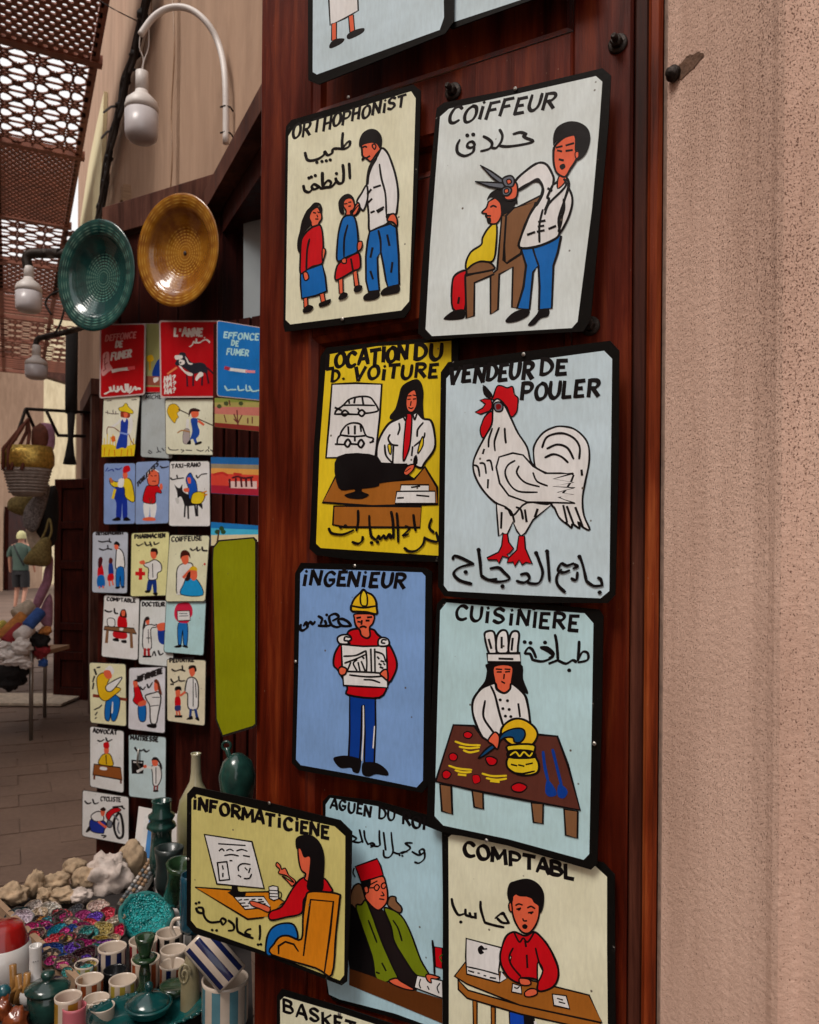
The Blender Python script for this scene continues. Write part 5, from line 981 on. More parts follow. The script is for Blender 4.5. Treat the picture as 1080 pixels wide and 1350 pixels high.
def glz(name, c, c2=None, rough=.18, sc=25):
    c2 = c2 or tuple(x*.6 for x in c); m, nt, bs = newmat(name); mp = mapped(nt, (1, 1, 1)); no = N(nt, 'ShaderNodeTexNoise', i_Scale=float(sc), i_Detail=6.0); nt.links.new(mp.outputs[0], no.inputs[0])
    r = ramp(nt, no.outputs[0], [(.35, c2), (.65, c)]); nt.links.new(r.outputs[0], bs.inputs['Base Color']); bs.inputs['Roughness'].default_value = rough; bs.inputs['Coat Weight'].default_value = .4; bs.inputs['Coat Roughness'].default_value = .06
    bump(nt, bs, no.outputs[0], .12, .002); MATS[name] = m; return name
glz('white_glaze', (.66, .56, .46), (.56, .46, .37)); glz('bowl_white', (.72, .70, .68), (.62, .6, .58)); glz('red_glaze', (.36, .012, .01), (.24, .008, .008)); glz('teal_dish_glaze', (.008, .085, .082), (.003, .035, .038))
glz('green_glaze', (.03, .075, .03), (.008, .02, .01)); glz('sea_glaze', (.02, .075, .06), (.008, .03, .026)); glz('grey_glaze', (.03, .045, .042), (.012, .018, .018), .35); glz('mustard_glaze', (.5, .27, .03)); glz('pink_glaze', (.6, .17, .2), (.55, .14, .17))
glz('navy_glaze', (.012, .02, .10)); glz('sky_glaze', (.12, .28, .33), (.09, .22, .27)); glz('orange_glaze', (.42, .09, .025)); glz('yellow_glaze', (.55, .42, .06)); glz('black_glaze', (.012, .014, .016)); glz('crimson_glaze', (.35, .02, .03)); glz('khaki_glaze', (.34, .29, .18), (.24, .2, .11)); glz('vase_glaze', (.5, .45, .32), (.30, .28, .13), .15, 9); glz('blue_glaze', (.01, .07, .11)); glz('teal_knob_glaze', (.02, .12, .15)); glz('amber_glass', (.45, .22, .06)); glz('rust_glaze', (.3, .07, .02), (.12, .025, .01))
GC = 'striped ceramic cups on the stall'
def cup(px, pr, w, pb, label, cols, tilt=(0, 0), name='ceramic_cup', cat='cup', hole='white_glaze', group=GC, band=True, Y=None, n=48, duty=3, body='white_glaze', rmat=None):
    Y = Y or (CAMZ-TZ-.001)*1080/(pb-735); r = w/2*Y/1080; top = W(px, pr, Y); h = top.z-TZ-.001
    o = empty(name, (top.x, top.y, TZ+.001), label, cat, group); o.rotation_euler = (tilt[0], tilt[1], random.uniform(0, 3))
    pr_ = [(r*.8, 0), (r*.96, h*.08), (r, h*.2), (r, h*.93), (r*1.02, h), (r*.95, h*1.01), (r*.9, h*.95), (r*.88, h*.25), (r*.5, h*.14), (.0005, h*.12)]
    b = MB().lathe(pr_, n).build('body', body, o, True)
    for c in cols: b.data.materials.append(MATS[c])
    if cols:
        m = n//(duty*2)
        for f in b.data.polygons:
            c = f.center
            if hypot(c.x, c.y) > r*.94 and h*.05 < c.z < h*.92:
                k = int((atan2(c.y, c.x)+pi)/(2*pi)*n/duty+.01)
                if k % 2: f.material_index = 1+(k//2) % len(cols)
    return o
cup(148, 1248, 36, 1291, 'white cup with navy vertical stripes, left of the green candlestick', ['navy_glaze'])
cup(224, 1229, 35, 1271, 'white cup with short black stripes, furthest back below the teal geode', ['black_glaze'])
cup(189, 1239, 36, 1282, 'white cup with crimson stripes behind the green candlestick head', ['crimson_glaze'])
cup(229, 1251, 34, 1288, 'plain white cup between the black-striped cup and the checked cup', [])
cup(114, 1270, 30, 1302, 'cream cup with a faint yellow stripe, left of the orange-striped cup', ['yellow_glaze'])
cup(192, 1263, 36, 1306, 'white cup with orange stripes around the foot of the green candlestick', ['orange_glaze'])
cup(227, 1270, 33, 1304, 'white cup with orange and navy checks above a green dish', ['orange_glaze', 'navy_glaze'])
cup(118, 1290, 35, 1322, 'white cup with orange stripes, below the plain cream cup', ['orange_glaze'])
cup(162, 1291, 35, 1324, 'white cup with yellow stripes touching the teal dish', ['yellow_glaze'])
cup(127, 1316, 33, 1342, 'plain cream cup, the upper of two at the edge of the teal dish', [])
cup(134, 1326, 33, 1352, 'plain cream cup, the lower of two at the edge of the teal dish', [])
cup(152, 1278, 30, 1306, 'small black glazed bowl between the navy and yellow striped cups', [], name='black_bowl', cat='bowl', group=None, body='black_glaze')
cup(90, 1313, 34, 1375, 'tall mustard-yellow mug with a white rim behind the pink cup', ['mustard_glaze', 'mustard_glaze', 'mustard_glaze'], duty=6)
cup(98, 1326, 30, 1380, 'pink cup at the bottom edge in front of the mustard mug', [], body='pink_glaze')
cup(297, 1290, 60, 1420, 'tall white beaker with light blue stripes holding the navy-striped cup', ['sky_glaze'], name='striped_beaker', cat='beaker', group=None, duty=3, Y=1.30)
# navy striped cup lying tilted in the beaker
o = empty('ceramic_cup', W(283, 1264, 1.28), 'white cup with navy stripes stuck upside down and tilted in the blue-striped beaker', 'cup', GC)
ax = (cr*1.0-cu*.95-Vector((0, .25, 0))).normalized(); o.rotation_euler = (-ax).to_track_quat('Z', 'Y').to_euler()
r = .027; h = .085; b = MB().lathe([(r*.9, -h/2), (r, -h/2+.003), (r, h/2-.004), (r*.93, h/2), (r*.8, h/2+.001), (.0005, h/2+.001)], 48).build('body', 'white_glaze', o, True); b.data.materials.append(MATS['navy_glaze'])
for f in b.data.polygons:
    if hypot(f.center.x, f.center.y) > r*.95 and int((atan2(f.center.y, f.center.x)+pi)/(2*pi)*48/3+.01) % 2 and abs(f.center.z) < h*.46: f.material_index = 1

def pot(name, px, ptop, Y, label, cat, parts, base=TZ+.001, group=None, n=40):
    """parts: (name, material, [(r_px, y_px)...]) profile measured in picture pixels at depth Y, from the bottom up"""
    k = Y/1080; t0 = W(px, ptop, Y); o = empty(name, (t0.x, t0.y, base), label, cat, group)
    for nm, mt, prof in parts:
        MB().lathe([(max(.0004, a*k), W(px, b, Y).z-base) for a, b in prof], n).build(nm, mt, o, True)
    return o
pot('red_lidded_pot', 4, 1250, 1.42, 'white round pot with a glossy red domed lid at the left edge', 'pot', [('body', 'bowl_white', [(20, 1304), (30, 1296), (38, 1275), (37, 1258), (33, 1244), (30, 1242)]), ('lid', 'red_glaze', [(33, 1250), (32, 1244), (25, 1222), (22, 1219), (8, 1216), (2, 1215)])])
o = pot('dotted_bottle', 47, 1260, 1.38, 'white bottle vase with small dark dots beside the red-lidded pot', 'vase', [('body', 'bowl_white', [(16, 1322), (23, 1312), (22, 1300), (12, 1290), (8, 1280), (7.5, 1262), (8, 1248), (8, 1246), (6, 1246.5), (5, 1262), (.5, 1263)])])
k = 1.38/1080
for i in range(22):
    a = i*2.4; y = 1252+(i % 8)*6.2; rr = 8 if y < 1282 else (14 if y < 1292 else 21); zz = W(47, y, 1.38).z-o.location.z
    MB().lathe([(.0004, -.0006), (.0011, 0), (.0004, .0006)], 8, (0, 0, 0)).build('painted_dot', 'black_glaze', o, loc=(rr*k*cos(a), rr*k*sin(a), zz))
pot('lidded_jar', 63, 1300, 1.33, 'sea-green glazed jar with a flat round-knobbed lid', 'jar', [('body', 'sea_glaze', [(18, 1342), (23, 1338), (25, 1320), (25, 1302)]), ('lid', 'sea_glaze', [(28, 1304), (28.5, 1301), (20, 1296), (8, 1293), (6, 1291), (9, 1286), (8, 1281), (.5, 1280)])])
pot('green_bowl', 60, 1348, 1.31, 'green bowl with a pale rim under the sea-green jar', 'bowl', [('body', 'green_glaze', [(20, 1372), (30, 1352)]), ('rim', 'white_glaze', [(30, 1353), (31, 1350), (28, 1350)])])
pot('candlestick', 191, 1262, 1.36, 'green glazed candlestick with a frilled head standing among the cups', 'candlestick', [('head', 'green_glaze', [(6, 1262), (8, 1256), (12, 1240), (13, 1234), (9, 1236), (3, 1242)]), ('drip_disc', 'green_glaze', [(5, 1270), (14, 1266), (16, 1262), (12, 1261), (4, 1262)]), ('foot', 'green_glaze', [(14, 1318), (13, 1310), (7, 1296), (8, 1284), (5, 1270)])])
pot('green_dish', 229, 1300, 1.36, 'small green dish under the orange and navy checked cup', 'dish', [('body', 'green_glaze', [(12, 1312), (18, 1303), (18, 1298), (16, 1299)])])
pot('ridged_vase', 213, 1080, 1.85, 'dark sea-grey vase with stacked ridges in front of the framed picture', 'vase', [('body', 'sea_glaze', [(14, 1165), (15, 1130), (13, 1105), (13, 1095), (19, 1090), (18, 1086), (14, 1082), (17, 1077), (17, 1074), (12, 1070), (12, 1058), (13.5, 1055), (10, 1056), (8, 1072), (.5, 1080)])])
pot('grey_jar', 223, 1120, 1.72, 'dark grey-green jar with a wide open mouth, the left of two', 'jar', [('body', 'grey_glaze', [(12, 1180), (18, 1165), (16, 1140), (18, 1124), (19, 1117), (15, 1117), (13, 1130), (.5, 1140)])])
pot('grey_jar', 231, 1132, 1.64, 'dark grey-green jar with a wide open mouth, nearer of two and tilted over', 'jar', [('body', 'green_glaze', [(12, 1185), (18, 1175), (15, 1150), (17, 1136), (19, 1128), (15, 1128), (13, 1140), (.5, 1150)])]).rotation_euler = (radians(12), radians(8), 0)
o = pot('teal_mug', 256, 1160, 1.5, 'deep teal mug with a cream handle, half behind the computer sign', 'mug', [('body', 'blue_glaze', [(17, 1226), (18, 1220), (18, 1160), (17, 1152), (15, 1153), (14, 1165), (.5, 1170)])])
MB().tube(catmull([(-.022, 0, .085), (-.036, 0, .082), (-.041, 0, .066), (-.034, 0, .05), (-.036, 0, .034), (-.028, 0, .022)], False, 5), .0036, 8).build('handle', 'white_glaze', o, True)
pot('tall_vase', 258, 1060, 1.95, 'tall cream vase with olive streaks and a slim neck behind the computer sign', 'vase', [('body', 'vase_glaze', [(14, 1180), (20, 1160), (24, 1110), (24, 1075), (21, 1055), (13, 1040), (8, 1030), (6.5, 1018), (6, 996), (7, 993), (5, 993.5), (4, 1010), (.5, 1014)])])
o = pot('ring_jug', 313, 1010, 1.95, 'mottled dark green jug with a ring on its lid, under the olive sign back', 'jug', [('body', 'sea_glaze', [(24, 1190), (26, 1130), (20, 1085), (19, 1060), (22, 1040), (24, 1022), (19, 1004), (10, 996), (5, 993)])])
MB().tube([(.010*cos(a*pi/8), 0, .010*sin(a*pi/8)) for a in range(16)], .0035, 8, closed=True).build('ring', 'sea_glaze', o, True, loc=(-.026, 0, W(0, 981, 1.95).z-o.location.z))
MB().tube([(-.026, 0, -.01), (-.02, 0, -.03), (-.005, 0, -.05)], .006, 8).build('spout', 'sea_glaze', o, True, loc=(0, 0, W(0, 978, 1.95).z-o.location.z))
pot('khaki_bottle', 251, 1290, 1.34, 'pale khaki bottle with a curled handle, left of the blue-striped beaker', 'bottle', [('body', 'khaki_glaze', [(10, 1344), (13, 1330), (12, 1290), (8, 1268), (6, 1258), (7, 1254)])])
o = COL.objects['khaki_bottle']
MB().tube([(-.006+.011*(1-a/26)*cos(a*.5), -.014, .07+.020*(1-a/26)*sin(a*.5)) for a in range(22)], .002, 6).build('handle', 'khaki_glaze', o, True)
# oval teal dish with a lidded bowl inside
Yd = 1.30; kd = Yd/1080; c = W(192, 1352, Yd); o = empty('oval_dish', (c.x, c.y, TZ+.001), 'large teal oval serving dish at the bottom edge among the cups', 'dish'); o.rotation_euler = (0, 0, radians(18))
MB().lathe([(34*kd, 0), (58*kd, .006), (70*kd, .022), (80*kd, .026), (78*kd, .029), (66*kd, .024), (52*kd, .010), (.0005, .008)], 56, sy=.62, cap=False).build('dish_body', 'teal_dish_glaze', o, True)
for a in range(40):
    b = a*2*pi/40; MB().blob((0, 0, 0), (.0045, .0045, .0025), a, .1, 2, 1).build('rim_bead', 'teal_dish_glaze', o, True, loc=(79*kd*cos(b), 79*kd*.62*sin(b), .0275))
c = W(196, 1334, 1.31); o = empty('lidded_dish', (c.x, c.y, TZ+.012), 'small dark teal dish with a beaded lid and round knob inside the oval dish', 'dish')
MB().lathe([(14*kd, 0), (26*kd, .010), (30*kd, .020), (31*kd, .022), (28*kd, .023)], 40).build('bowl', 'teal_dish_glaze', o, True)
l = MB().lathe([(28*kd, .022), (25*kd, .027), (16*kd, .034), (6*kd, .038), (3*kd, .041), (5*kd, .045), (6*kd, .050), (4*kd, .055), (.0004, .057)], 40).build('lid', 'teal_dish_glaze', o, True)
# odd things at the bottom left corner
o = empty('wooden_twigs', WZ(20, 1330, TZ+.001), 'little bundle of orange-brown carved sticks in front of the red-lidded pot', 'carving')
for i, (a, b, t, u) in enumerate(((12, 1325, 17, 1272), (20, 1328, 24, 1285), (28, 1322, 36, 1283), (8, 1310, 30, 1300))):
    p, q = W(a, b, 1.36)-Vector(o.location), W(t, u, 1.36)-Vector(o.location); MB().tube([p, (p+q)/2+Vector((.004, 0, .002)), q], .006, 8).build('stick', 'amber_glass', o, True)
for px, py, lab in ((5, 1307, 'shiny blue-teal ball beside the carved sticks, upper of two'), (14, 1334, 'shiny blue-teal ball near the bottom left corner, lower of two')):
    p = W(px, py, 1.31); o = empty('glazed_ball', (p.x, p.y, p.z-.011), lab, 'ball', 'blue glazed balls'); MB().lathe([(.0004, 0), (.006, .002), (.010, .007), (.011, .011), (.010, .015), (.006, .02), (.0004, .022)], 24).build('ball', 'teal_knob_glaze', o, True)
for px, py, s_, lab in ((4, 1330, 10, 'rust-brown glazed lump at the left edge below the blue ball'), (22, 1348, 14, 'rust-orange glazed figure at the very bottom left')):
    p = W(px, py, 1.30); o = tag(MB().blob((0, 0, 0), (s_*k, s_*k, s_*k*1.5), px, .5, 2.2, 3).build('glazed_figure', 'rust_glaze', None, True, loc=p), lab, 'figurine')

# ------------------------------------------------------------------ stones
def rockmat(name, a, b, rough=.85, sc=18, bm=.6):
    MATS[name] = simple(name, tuple((x+y)/2 for x, y in zip(a, b)), rough, 0, .35, sc, bmp=bm); return name
rockmat('beige_stone', (.30, .21, .13), (.48, .38, .27)); rockmat('white_stone', (.6, .52, .46), (.7, .62, .56), .6, 14); rockmat('dark_shell', (.05, .035, .03), (.09, .06, .05))
MATS['beige_stone'] = simple('beige_nodule_stone', (.42, .30, .19), .9, 0, .4, 35, bmp=.8); MATS['white_stone'] = simple('white_quartz_stone', (.60, .50, .44), .5, 0, .3, 22, bmp=.8)
def stone(px, py, w, h, label, mat='beige_stone', Y=None, seed=0, rot=0, amp=.35, grp='pale stone nodules on the stall'):
    Y = Y or (CAMZ-TZ-.02)*1080/(py+h*.35-735); k = Y/1080; p = W(px, py, Y)
    R = Matrix.Rotation(radians(rot), 3, 'Y')
    o = MB().blob((0, 0, 0), (w/2*k, w/2*k*.8, h/2*k), seed+px, amp, 1.9, 4, R).build('stone', mat, None, True, loc=p); return tag(o, label, 'stone', grp)
stone(17, 1179, 38, 28, 'pale beige lumpy stone at the left end of the back row')
stone(46, 1166, 25, 38, 'upright beige stone in the back row with a hollow', rot=20)
stone(74, 1164, 38, 26, 'greyish beige stone in the middle of the back row', rot=-10)
stone(99, 1144, 32, 26, 'highest beige stone of the back row, resting on another', seed=3, Y=1.95)
stone(112, 1158, 32, 28, 'tan stone just left of the big white crystal', seed=5)
stone(84, 1180, 36, 20, 'flat sandy stone in front of the back row', seed=8)
stone(106, 1181, 32, 18, 'small whitish sandy stone below the big white crystal', 'white_stone', seed=9)
stone(60, 1180, 22, 20, 'small tan stone behind the white open geode', seed=11)
stone(171, 1140, 40, 62, 'large beige half stone leaning behind the big white crystal', seed=2, Y=1.9, rot=14, amp=.2)
stone(140, 1157, 56, 66, 'big white crystal rock with a hollow, largest on the stall', 'white_stone', seed=4, Y=1.84, rot=38, amp=.5)
GG = 'dyed geodes heaped on the stall'
def geode(px, py, w, col, label, asp=.65, rot=0, shell=(.06, .045, .04), seed=0, name='geode'):
    Y = (CAMZ-TZ-.035)*1080/(py+4-735); k = Y/1080; r = w/2*k*1.28; p = W(px, py, Y)
    px0 = px; col = tuple(min(.8, c*1.45) for c in col); key = 'cr%02d%02d%02d' % tuple(int(c*99) for c in col)
    if key not in MATS:
        m, nt, bs = newmat('dyed_crystal'); mp = mapped(nt, (1, 1, 1)); v = N(nt, 'ShaderNodeTexVoronoi', i_Scale=260.0); nt.links.new(mp.outputs[0], v.inputs['Vector'])
        r_ = ramp(nt, v.outputs['Color'], [(.1, tuple(x*.3 for x in col)), (.6, col), (.95, tuple(min(.8, x*1.35+.01) for x in col))]); nt.links.new(r_.outputs[0], bs.inputs['Base Color'])
        bs.inputs['Roughness'].default_value = .25; bump(nt, bs, v.outputs['Distance'], .9, .004); MATS[key] = m
    ks = 'sh%02d%02d%02d' % tuple(int(c*99) for c in shell)
    if ks not in MATS: MATS[ks] = simple('geode_shell', shell, .85, 0, .4, 60, bmp=.6)
    o = empty(name, p-Vector((0, 0, r*.5)), label, 'geode', GG); rr = random.Random(int(px*31+py)+seed)
    o.rotation_euler = (radians(rr.uniform(26, 55)), radians(rr.uniform(-18, 18)), radians(rot+rr.uniform(-15, 15)))
    n = 30; wob = [1+.13*noise.noise(Vector((cos(a*2*pi/n)*1.3, sin(a*2*pi/n)*1.3, px*.37)))+.05*rr.uniform(-1, 1) for a in range(n)]
    def rev(prof, nm, mat, cap=True):
        V = [(a*wob[j]*cos(2*pi*j/n), a*asp*wob[j]*sin(2*pi*j/n), b+(rr.uniform(-1, 1)*r*.09)) for a, b in prof for j in range(n)]; m = len(prof)
        F = [(i*n+j, i*n+(j+1) % n, (i+1)*n+(j+1) % n, (i+1)*n+j) for i in range(m-1) for j in range(n)]+([tuple(range((m-1)*n, m*n))] if cap else [])
        mesh(nm, V, F, MATS[mat], True, o)
    rev([(r*.2, -r*.35), (r*.65, -r*.2), (r*.95, r*.2), (r, r*.52), (r*.95, r*.62), (r*.86, r*.6)], 'shell', ks, False)
    rev([(r*.89, r*.585), (r*.78, r*.48), (r*.58, r*.25), (r*.25, r*.08), (.0004, r*.06)], 'crystals', key); return o
PK = (.5, .03, .18); TQ = (.02, .3, .42); TLc = (.03, .2, .19); RDc = (.45, .03, .05); BLc = (.02, .07, .32); VI = (.10, .03, .32); OLc = (.3, .22, .06); LI = (.45, .36, .42)
tan = (.35, .25, .17)
for a in [(33, 1206, 24, LI, 'greyish-lilac geode with a pale shell, nearest the left tray rim', .8, 0, (.3, .28, .28)), (43, 1220, 21, PK, 'hot pink geode at the left end of the heap'), (48, 1227, 20, (.12, .05, .05), 'dark brown geode with a tan shell under the hot pink one', .6, 20, tan),
          (57, 1211, 14, (.5, .2, .05), 'small orange geode between the lilac and turquoise ones', .7), (75, 1223, 23, TQ, 'bright turquoise geode, brightest blue in the heap', .6, 30), (64, 1215, 14, (.05, .22, .24), 'small dark teal geode left of the turquoise one'),
          (82, 1203, 24, (.45, .06, .07), 'long coral-red geode in the upper part of the heap', .5, 12), (103, 1196, 17, (.05, .05, .06), 'small charcoal geode behind the magenta one'), (110, 1204, 20, (.45, .05, .22), 'magenta-pink geode, the upper of two pinks in the middle'),
          (127, 1209, 22, VI, 'deep purple geode between the magenta and scarlet ones', .85), (144, 1201, 20, (.5, .04, .07), 'scarlet geode at the upper right of the heap', .8), (130, 1193, 24, (.5, .34, .3), 'pinkish-white open geode just under the big white crystal', .7, 0, tan),
          (96, 1217, 19, (.55, .46, .3), 'cream geode above the pinkish-red one', .8, 0, (.1, .07, .06)), (109, 1219, 20, (.5, .05, .2), 'magenta-pink geode, the lower of two pinks in the middle'), (118, 1228, 22, TLc, 'round grey-teal geode in the middle of the heap', .85, 0, (.06, .09, .08)),
          (138, 1222, 24, OLc, 'olive-yellow geode with a dark middle', .7, 0, (.3, .24, .1)), (137, 1236, 23, (.42, .28, .05), 'mustard-yellow geode near the navy-striped cup', .6, 0, (.3, .24, .1)), (73, 1236, 26, RDc, 'long red geode above the royal blue one', .5, 18),
          (94, 1233, 20, (.5, .12, .12), 'pinkish-red geode right of the long red one', .7), (74, 1246, 29, BLc, 'long royal-blue geode near the tray rim', .5, 15), (95, 1248, 18, VI, 'small violet geode right of the royal-blue one', .8), (113, 1241, 30, (.4, .02, .16), 'long magenta-edged dark geode in the lower heap', .4, 8),
          (113, 1254, 32, (.05, .012, .02), 'large dark maroon geode at the bottom of the heap', .6), (141, 1243, 26, (.2, .04, .3), 'purple and magenta geode behind the navy-striped cup', .5, 20), (90, 1267, 26, (.07, .025, .03), 'dark brown geode at the foot of the heap near the rim', .7), (68, 1256, 20, (.04, .03, .03), 'charcoal geode under the royal-blue one', .7),
          (159, 1224, 18, (.5, .01, .06), 'small crimson geode left of the big teal one', .9), (66, 1197, 24, (.62, .5, .42), 'white open geode like a cup behind the orange one', .75, 0, (.55, .45, .38)), (154, 1211, 22, (.5, .4, .33), 'narrow whitish geode under the scarlet one', .4, 25, tan), (54, 1201, 16, (.4, .3, .2), 'small beige geode behind the orange one', .8, 0, tan),
          (43, 1191, 20, (.5, .42, .38), 'pale lilac-white geode below the upright beige stone', .6, 30, tan), (24, 1199, 26, (.04, .08, .09), 'thin dark teal geode at the tray rim', .45, 25), (151, 1236, 14, (.35, .25, .14), 'tiny tan geode beside the crimson-striped cup', .8, 0, tan)]:
    geode(*a)
rf = random.Random(5); cols = [PK, TQ, RDc, BLc, VI, OLc, (.05, .03, .03), TLc, (.4, .02, .16), (.45, .3, .25), (.03, .025, .03)]
for i in range(46):
    v_ = rf.random(); px = 22+v_*95+rf.uniform(0, 42)*(1-v_*.4); py = 1198+(px-20)*.1+rf.uniform(0, 1)*(18+min(60, px*.62))
    if px > 152 or py > 1278 or py < 1194: continue
    ci = rf.randrange(11); nmc = ['pink', 'turquoise', 'red', 'blue', 'violet', 'olive', 'dark brown', 'teal', 'magenta', 'pale tan', 'blackish'][ci]
    geode(px, py+2, rf.uniform(11, 17), cols[ci], 'small %s geode fragment in the %s %s part of the heap' % (nmc, 'lower' if py > 1232 else ('upper' if py < 1214 else 'middle'), 'left' if px < 62 else ('right' if px > 112 else 'central')), rf.uniform(.5, .85), rf.uniform(-50, 50))
# big teal geode
g_ = geode(193, 1206, 56, (.01, .23, .23), 'very large bright teal geode above the striped cups, biggest geode', .92, 0, (.02, .16, .15)); g_.location.z += .01
# bead tray and framed picture
bt = empty('bead_tray', W(182, 1190, 1.72), 'narrow grey tray of small tan and white beads beside the big white crystal', 'tray')
def q_(px, py, Y): return W(px, py, Y)-Vector(bt.location)
cs = [q_(196, 1133, 1.9), q_(212, 1139, 1.88), q_(172, 1200, 1.68), q_(154, 1192, 1.7)]
nn = (cs[1]-cs[0]).cross(cs[3]-cs[0]).normalized(); nn = nn if nn.z > 0 else -nn
V = cs+[v-nn*.012 for v in cs]; mesh('tray', V, [(0, 1, 2, 3), (7, 6, 5, 4)]+[(i, i+4, (i+1) % 4+4, (i+1) % 4) for i in range(4)], 'steel', False, bt)
MATS['beadtan'] = simple('tan_bead', (.3, .18, .1), .4, 0, .3, 30); MATS['beadwhite'] = simple('white_bead', (.55, .5, .46), .4, 0, .2, 30); MATS['beadgrey'] = simple('grey_bead', (.12, .13, .14), .4, 0, .2, 30)
for i in range(12):
    for j in range(3):
        p = cs[0].lerp(cs[3], (i+.6)/12.4).lerp(cs[1].lerp(cs[2], (i+.6)/12.4), (j+.7)/3.4)+nn*.004
        MB().blob((0, 0, 0), (.0055, .0055, .005), i*3+j, .25, 2, 1).build('bead', random.choice(['beadtan', 'beadwhite', 'beadgrey', 'beadtan']), bt, True, loc=p)
fp = empty('framed_picture', W(205, 1140, 2.05), 'white-framed picture with blue and tan stripes leaning behind the ridged vase', 'picture')
def slab(root, name, pts, mat, th, push=0):
    P = [p-Vector(root.location) for p in pts]; nn = (P[1]-P[0]).cross(P[-1]-P[0]).normalized(); nn = nn if nn.y < 0 else -nn; P = [p+nn*push for p in P]; n = len(P)
    return mesh(name, P+[p-nn*th for p in P], [tuple(range(n)), tuple(range(2*n-1, n-1, -1))]+[(i, i+n, (i+1) % n+n, (i+1) % n) for i in range(n)], mat, False, root)
F_ = [(183, 1063), (238, 1074), (228, 1146), (175, 1134)]
def fq(u, v): a = lerp(F_[0], F_[1], u); b = lerp(F_[3], F_[2], u); p = lerp(a, b, v); return W(p[0], p[1], 2.05-.06*v)
slab(fp, 'frame', [fq(0, 0), fq(1, 0), fq(1, 1), fq(0, 1)], 'rim_white' if 0 else 'white_plastic', .012)
for i, (a, b, c) in enumerate(((.16, .28, (.6, .58, .56)), (.28, .44, (.02, .16, .42)), (.44, .85, (.35, .19, .11)))):
    MATS['pic%d' % i] = simple('picture_paint', c, .6); slab(fp, 'painted_band', [fq(a, .12), fq(b, .12), fq(b, .9), fq(a, .9)], 'pic%d' % i, .001, .0015)

# ------------------------------------------------------------------ lamps, pipe, cables on the wall
def onwall(px, py, off=.03): return on_plane(px, py, HINGE+SLEFT*off, -SLEFT)
GL_ = 'bulb lamps along the alley'
def lamp(px, ysock, yneck, ybot, w, Y, label):
    k = Y/1080; p = W(px, yneck, Y); o = empty('bulb_lamp', p, label, 'lamp', GL_)
    def z(py): return W(px, py, Y).z-p.z
    r = w/2*k
    MB().lathe([(r*.38, z(yneck)), (r*.38, z(ysock)), (r*.3, z(ysock-1)), (.001, z(ysock-1))], 24).build('socket', 'white_plastic', o, True)
    hb = ybot-yneck
    MB().lathe([(r*1.0, z(yneck+hb*.40)), (r*1.0, z(yneck+hb*.30)), (r*.92, z(yneck+hb*.2)), (r*.62, z(yneck+hb*.1)), (r*.42, z(yneck+hb*.04)), (r*.38, z(yneck-1))], 32).build('bulb_housing', 'white_plastic', o, True)
    MB().lathe([(.001, z(ybot)), (r*.7, z(ybot-hb*.02)), (r*.92, z(ybot-hb*.08)), (r*.98, z(ybot-hb*.18)), (r, z(yneck+hb*.42))], 32).build('diffuser', 'diffuser', o, True)
    return o
YL = 2.75
l1 = lamp(187, 95, 121, 187, 43, YL, 'white bulb lamp hanging from wires under the curved white pipe')
pipe = empty('curved_pipe', onwall(298, 190, .02), 'white curved conduit pipe fixed on the tan wall above the doorway', 'pipe')
# the pipe stands on the wall, arches out over the alley and ends above the lamp
endp = W(185, 46, 2.72); b0 = onwall(298, 189, .03); b1 = onwall(297, 105, .03)
P2 = [b0, b1, b1.lerp(W(289, 60, 2.70), 1), W(273, 30, 2.70), W(250, 12, 2.71), W(225, 10, 2.72), W(203, 22, 2.72), endp]
MB().tube([Vector(p)-Vector(pipe.location) for p in catmull([tuple(p) for p in P2], False, 6)], .0105, 12).build('conduit', 'white_plastic', pipe, True)
for py in (142, 176):
    q = onwall(297.5, py, .03)-Vector(pipe.location); MB().tube([q+Vector((-.016, -.004, 0)), q+Vector((0, -.012, 0)), q+Vector((.016, -.004, 0)), q+Vector((.022, .01, -.006))], .003, 6).build('clip', 'iron', pipe, True)
def wire(pts, r, label, name='electric_wire', mat='cable', cat='cable', grp=None):
    P = [Vector(p) for p in catmull([tuple(p) for p in pts], False, 5)]; c = P[0].copy()
    o = MB().tube([p-c for p in P], r, 7).build(name, mat, None, True, loc=c); return tag(o, label, cat, grp)
wire([W(185, 46, 2.72), W(184, 62, 2.73), W(189, 78, 2.74), W(186, 94, YL)], .0018, 'thin pale wire from the curved pipe down to the bulb lamp', mat='white_plastic')
wire([W(196, 30, 2.72), W(196, 60, 2.74), W(190, 80, 2.74), W(188, 94, YL)], .0018, 'second thin wire beside the lamp wire, bowed to the right', mat='white_plastic')
cb_ = empty('cable_bundle', onwall(190, 0, .04), 'thick black bundle of cables running slantwise up the tan wall', 'cable')
path = [(199, -30), (188, 20), (177, 72), (166, 105), (158, 140), (150, 172), (143, 208), (138, 240), (132, 272), (127, 300)]
for j in range(5):
    rr = random.Random(j); pts = []
    for i, (a, b) in enumerate(path):
        wv = .5*sin(i*1.7+j*1.9); pts.append(tuple(onwall(a+wv*5+(j-2)*1.1, b, .05+.012*cos(i*1.3+j*2))-Vector(cb_.location)))
    MB().tube([Vector(p) for p in catmull(pts, False, 6)], .012, 7).build('cable', 'cable', cb_, True)
for i, (a, b) in enumerate(path[1:-1]):
    q = onwall(a, b, .055)-Vector(cb_.location); MB().blob(q, (.03, .03, .022), i, .6, 3, 2).build('tie', 'cable', cb_, True)
for i, (a, b, c, d) in enumerate(((158, 140, 137, 148), (150, 172, 134, 182), (166, 100, 178, 92))):
    p, q = onwall(a, b, .06)-Vector(cb_.location), onwall(c, d, .05)-Vector(cb_.location); MB().tube([p, (p+q)/2+Vector((0, 0, .02)), q], .008, 6).build('loose_end', 'cable', cb_, True)
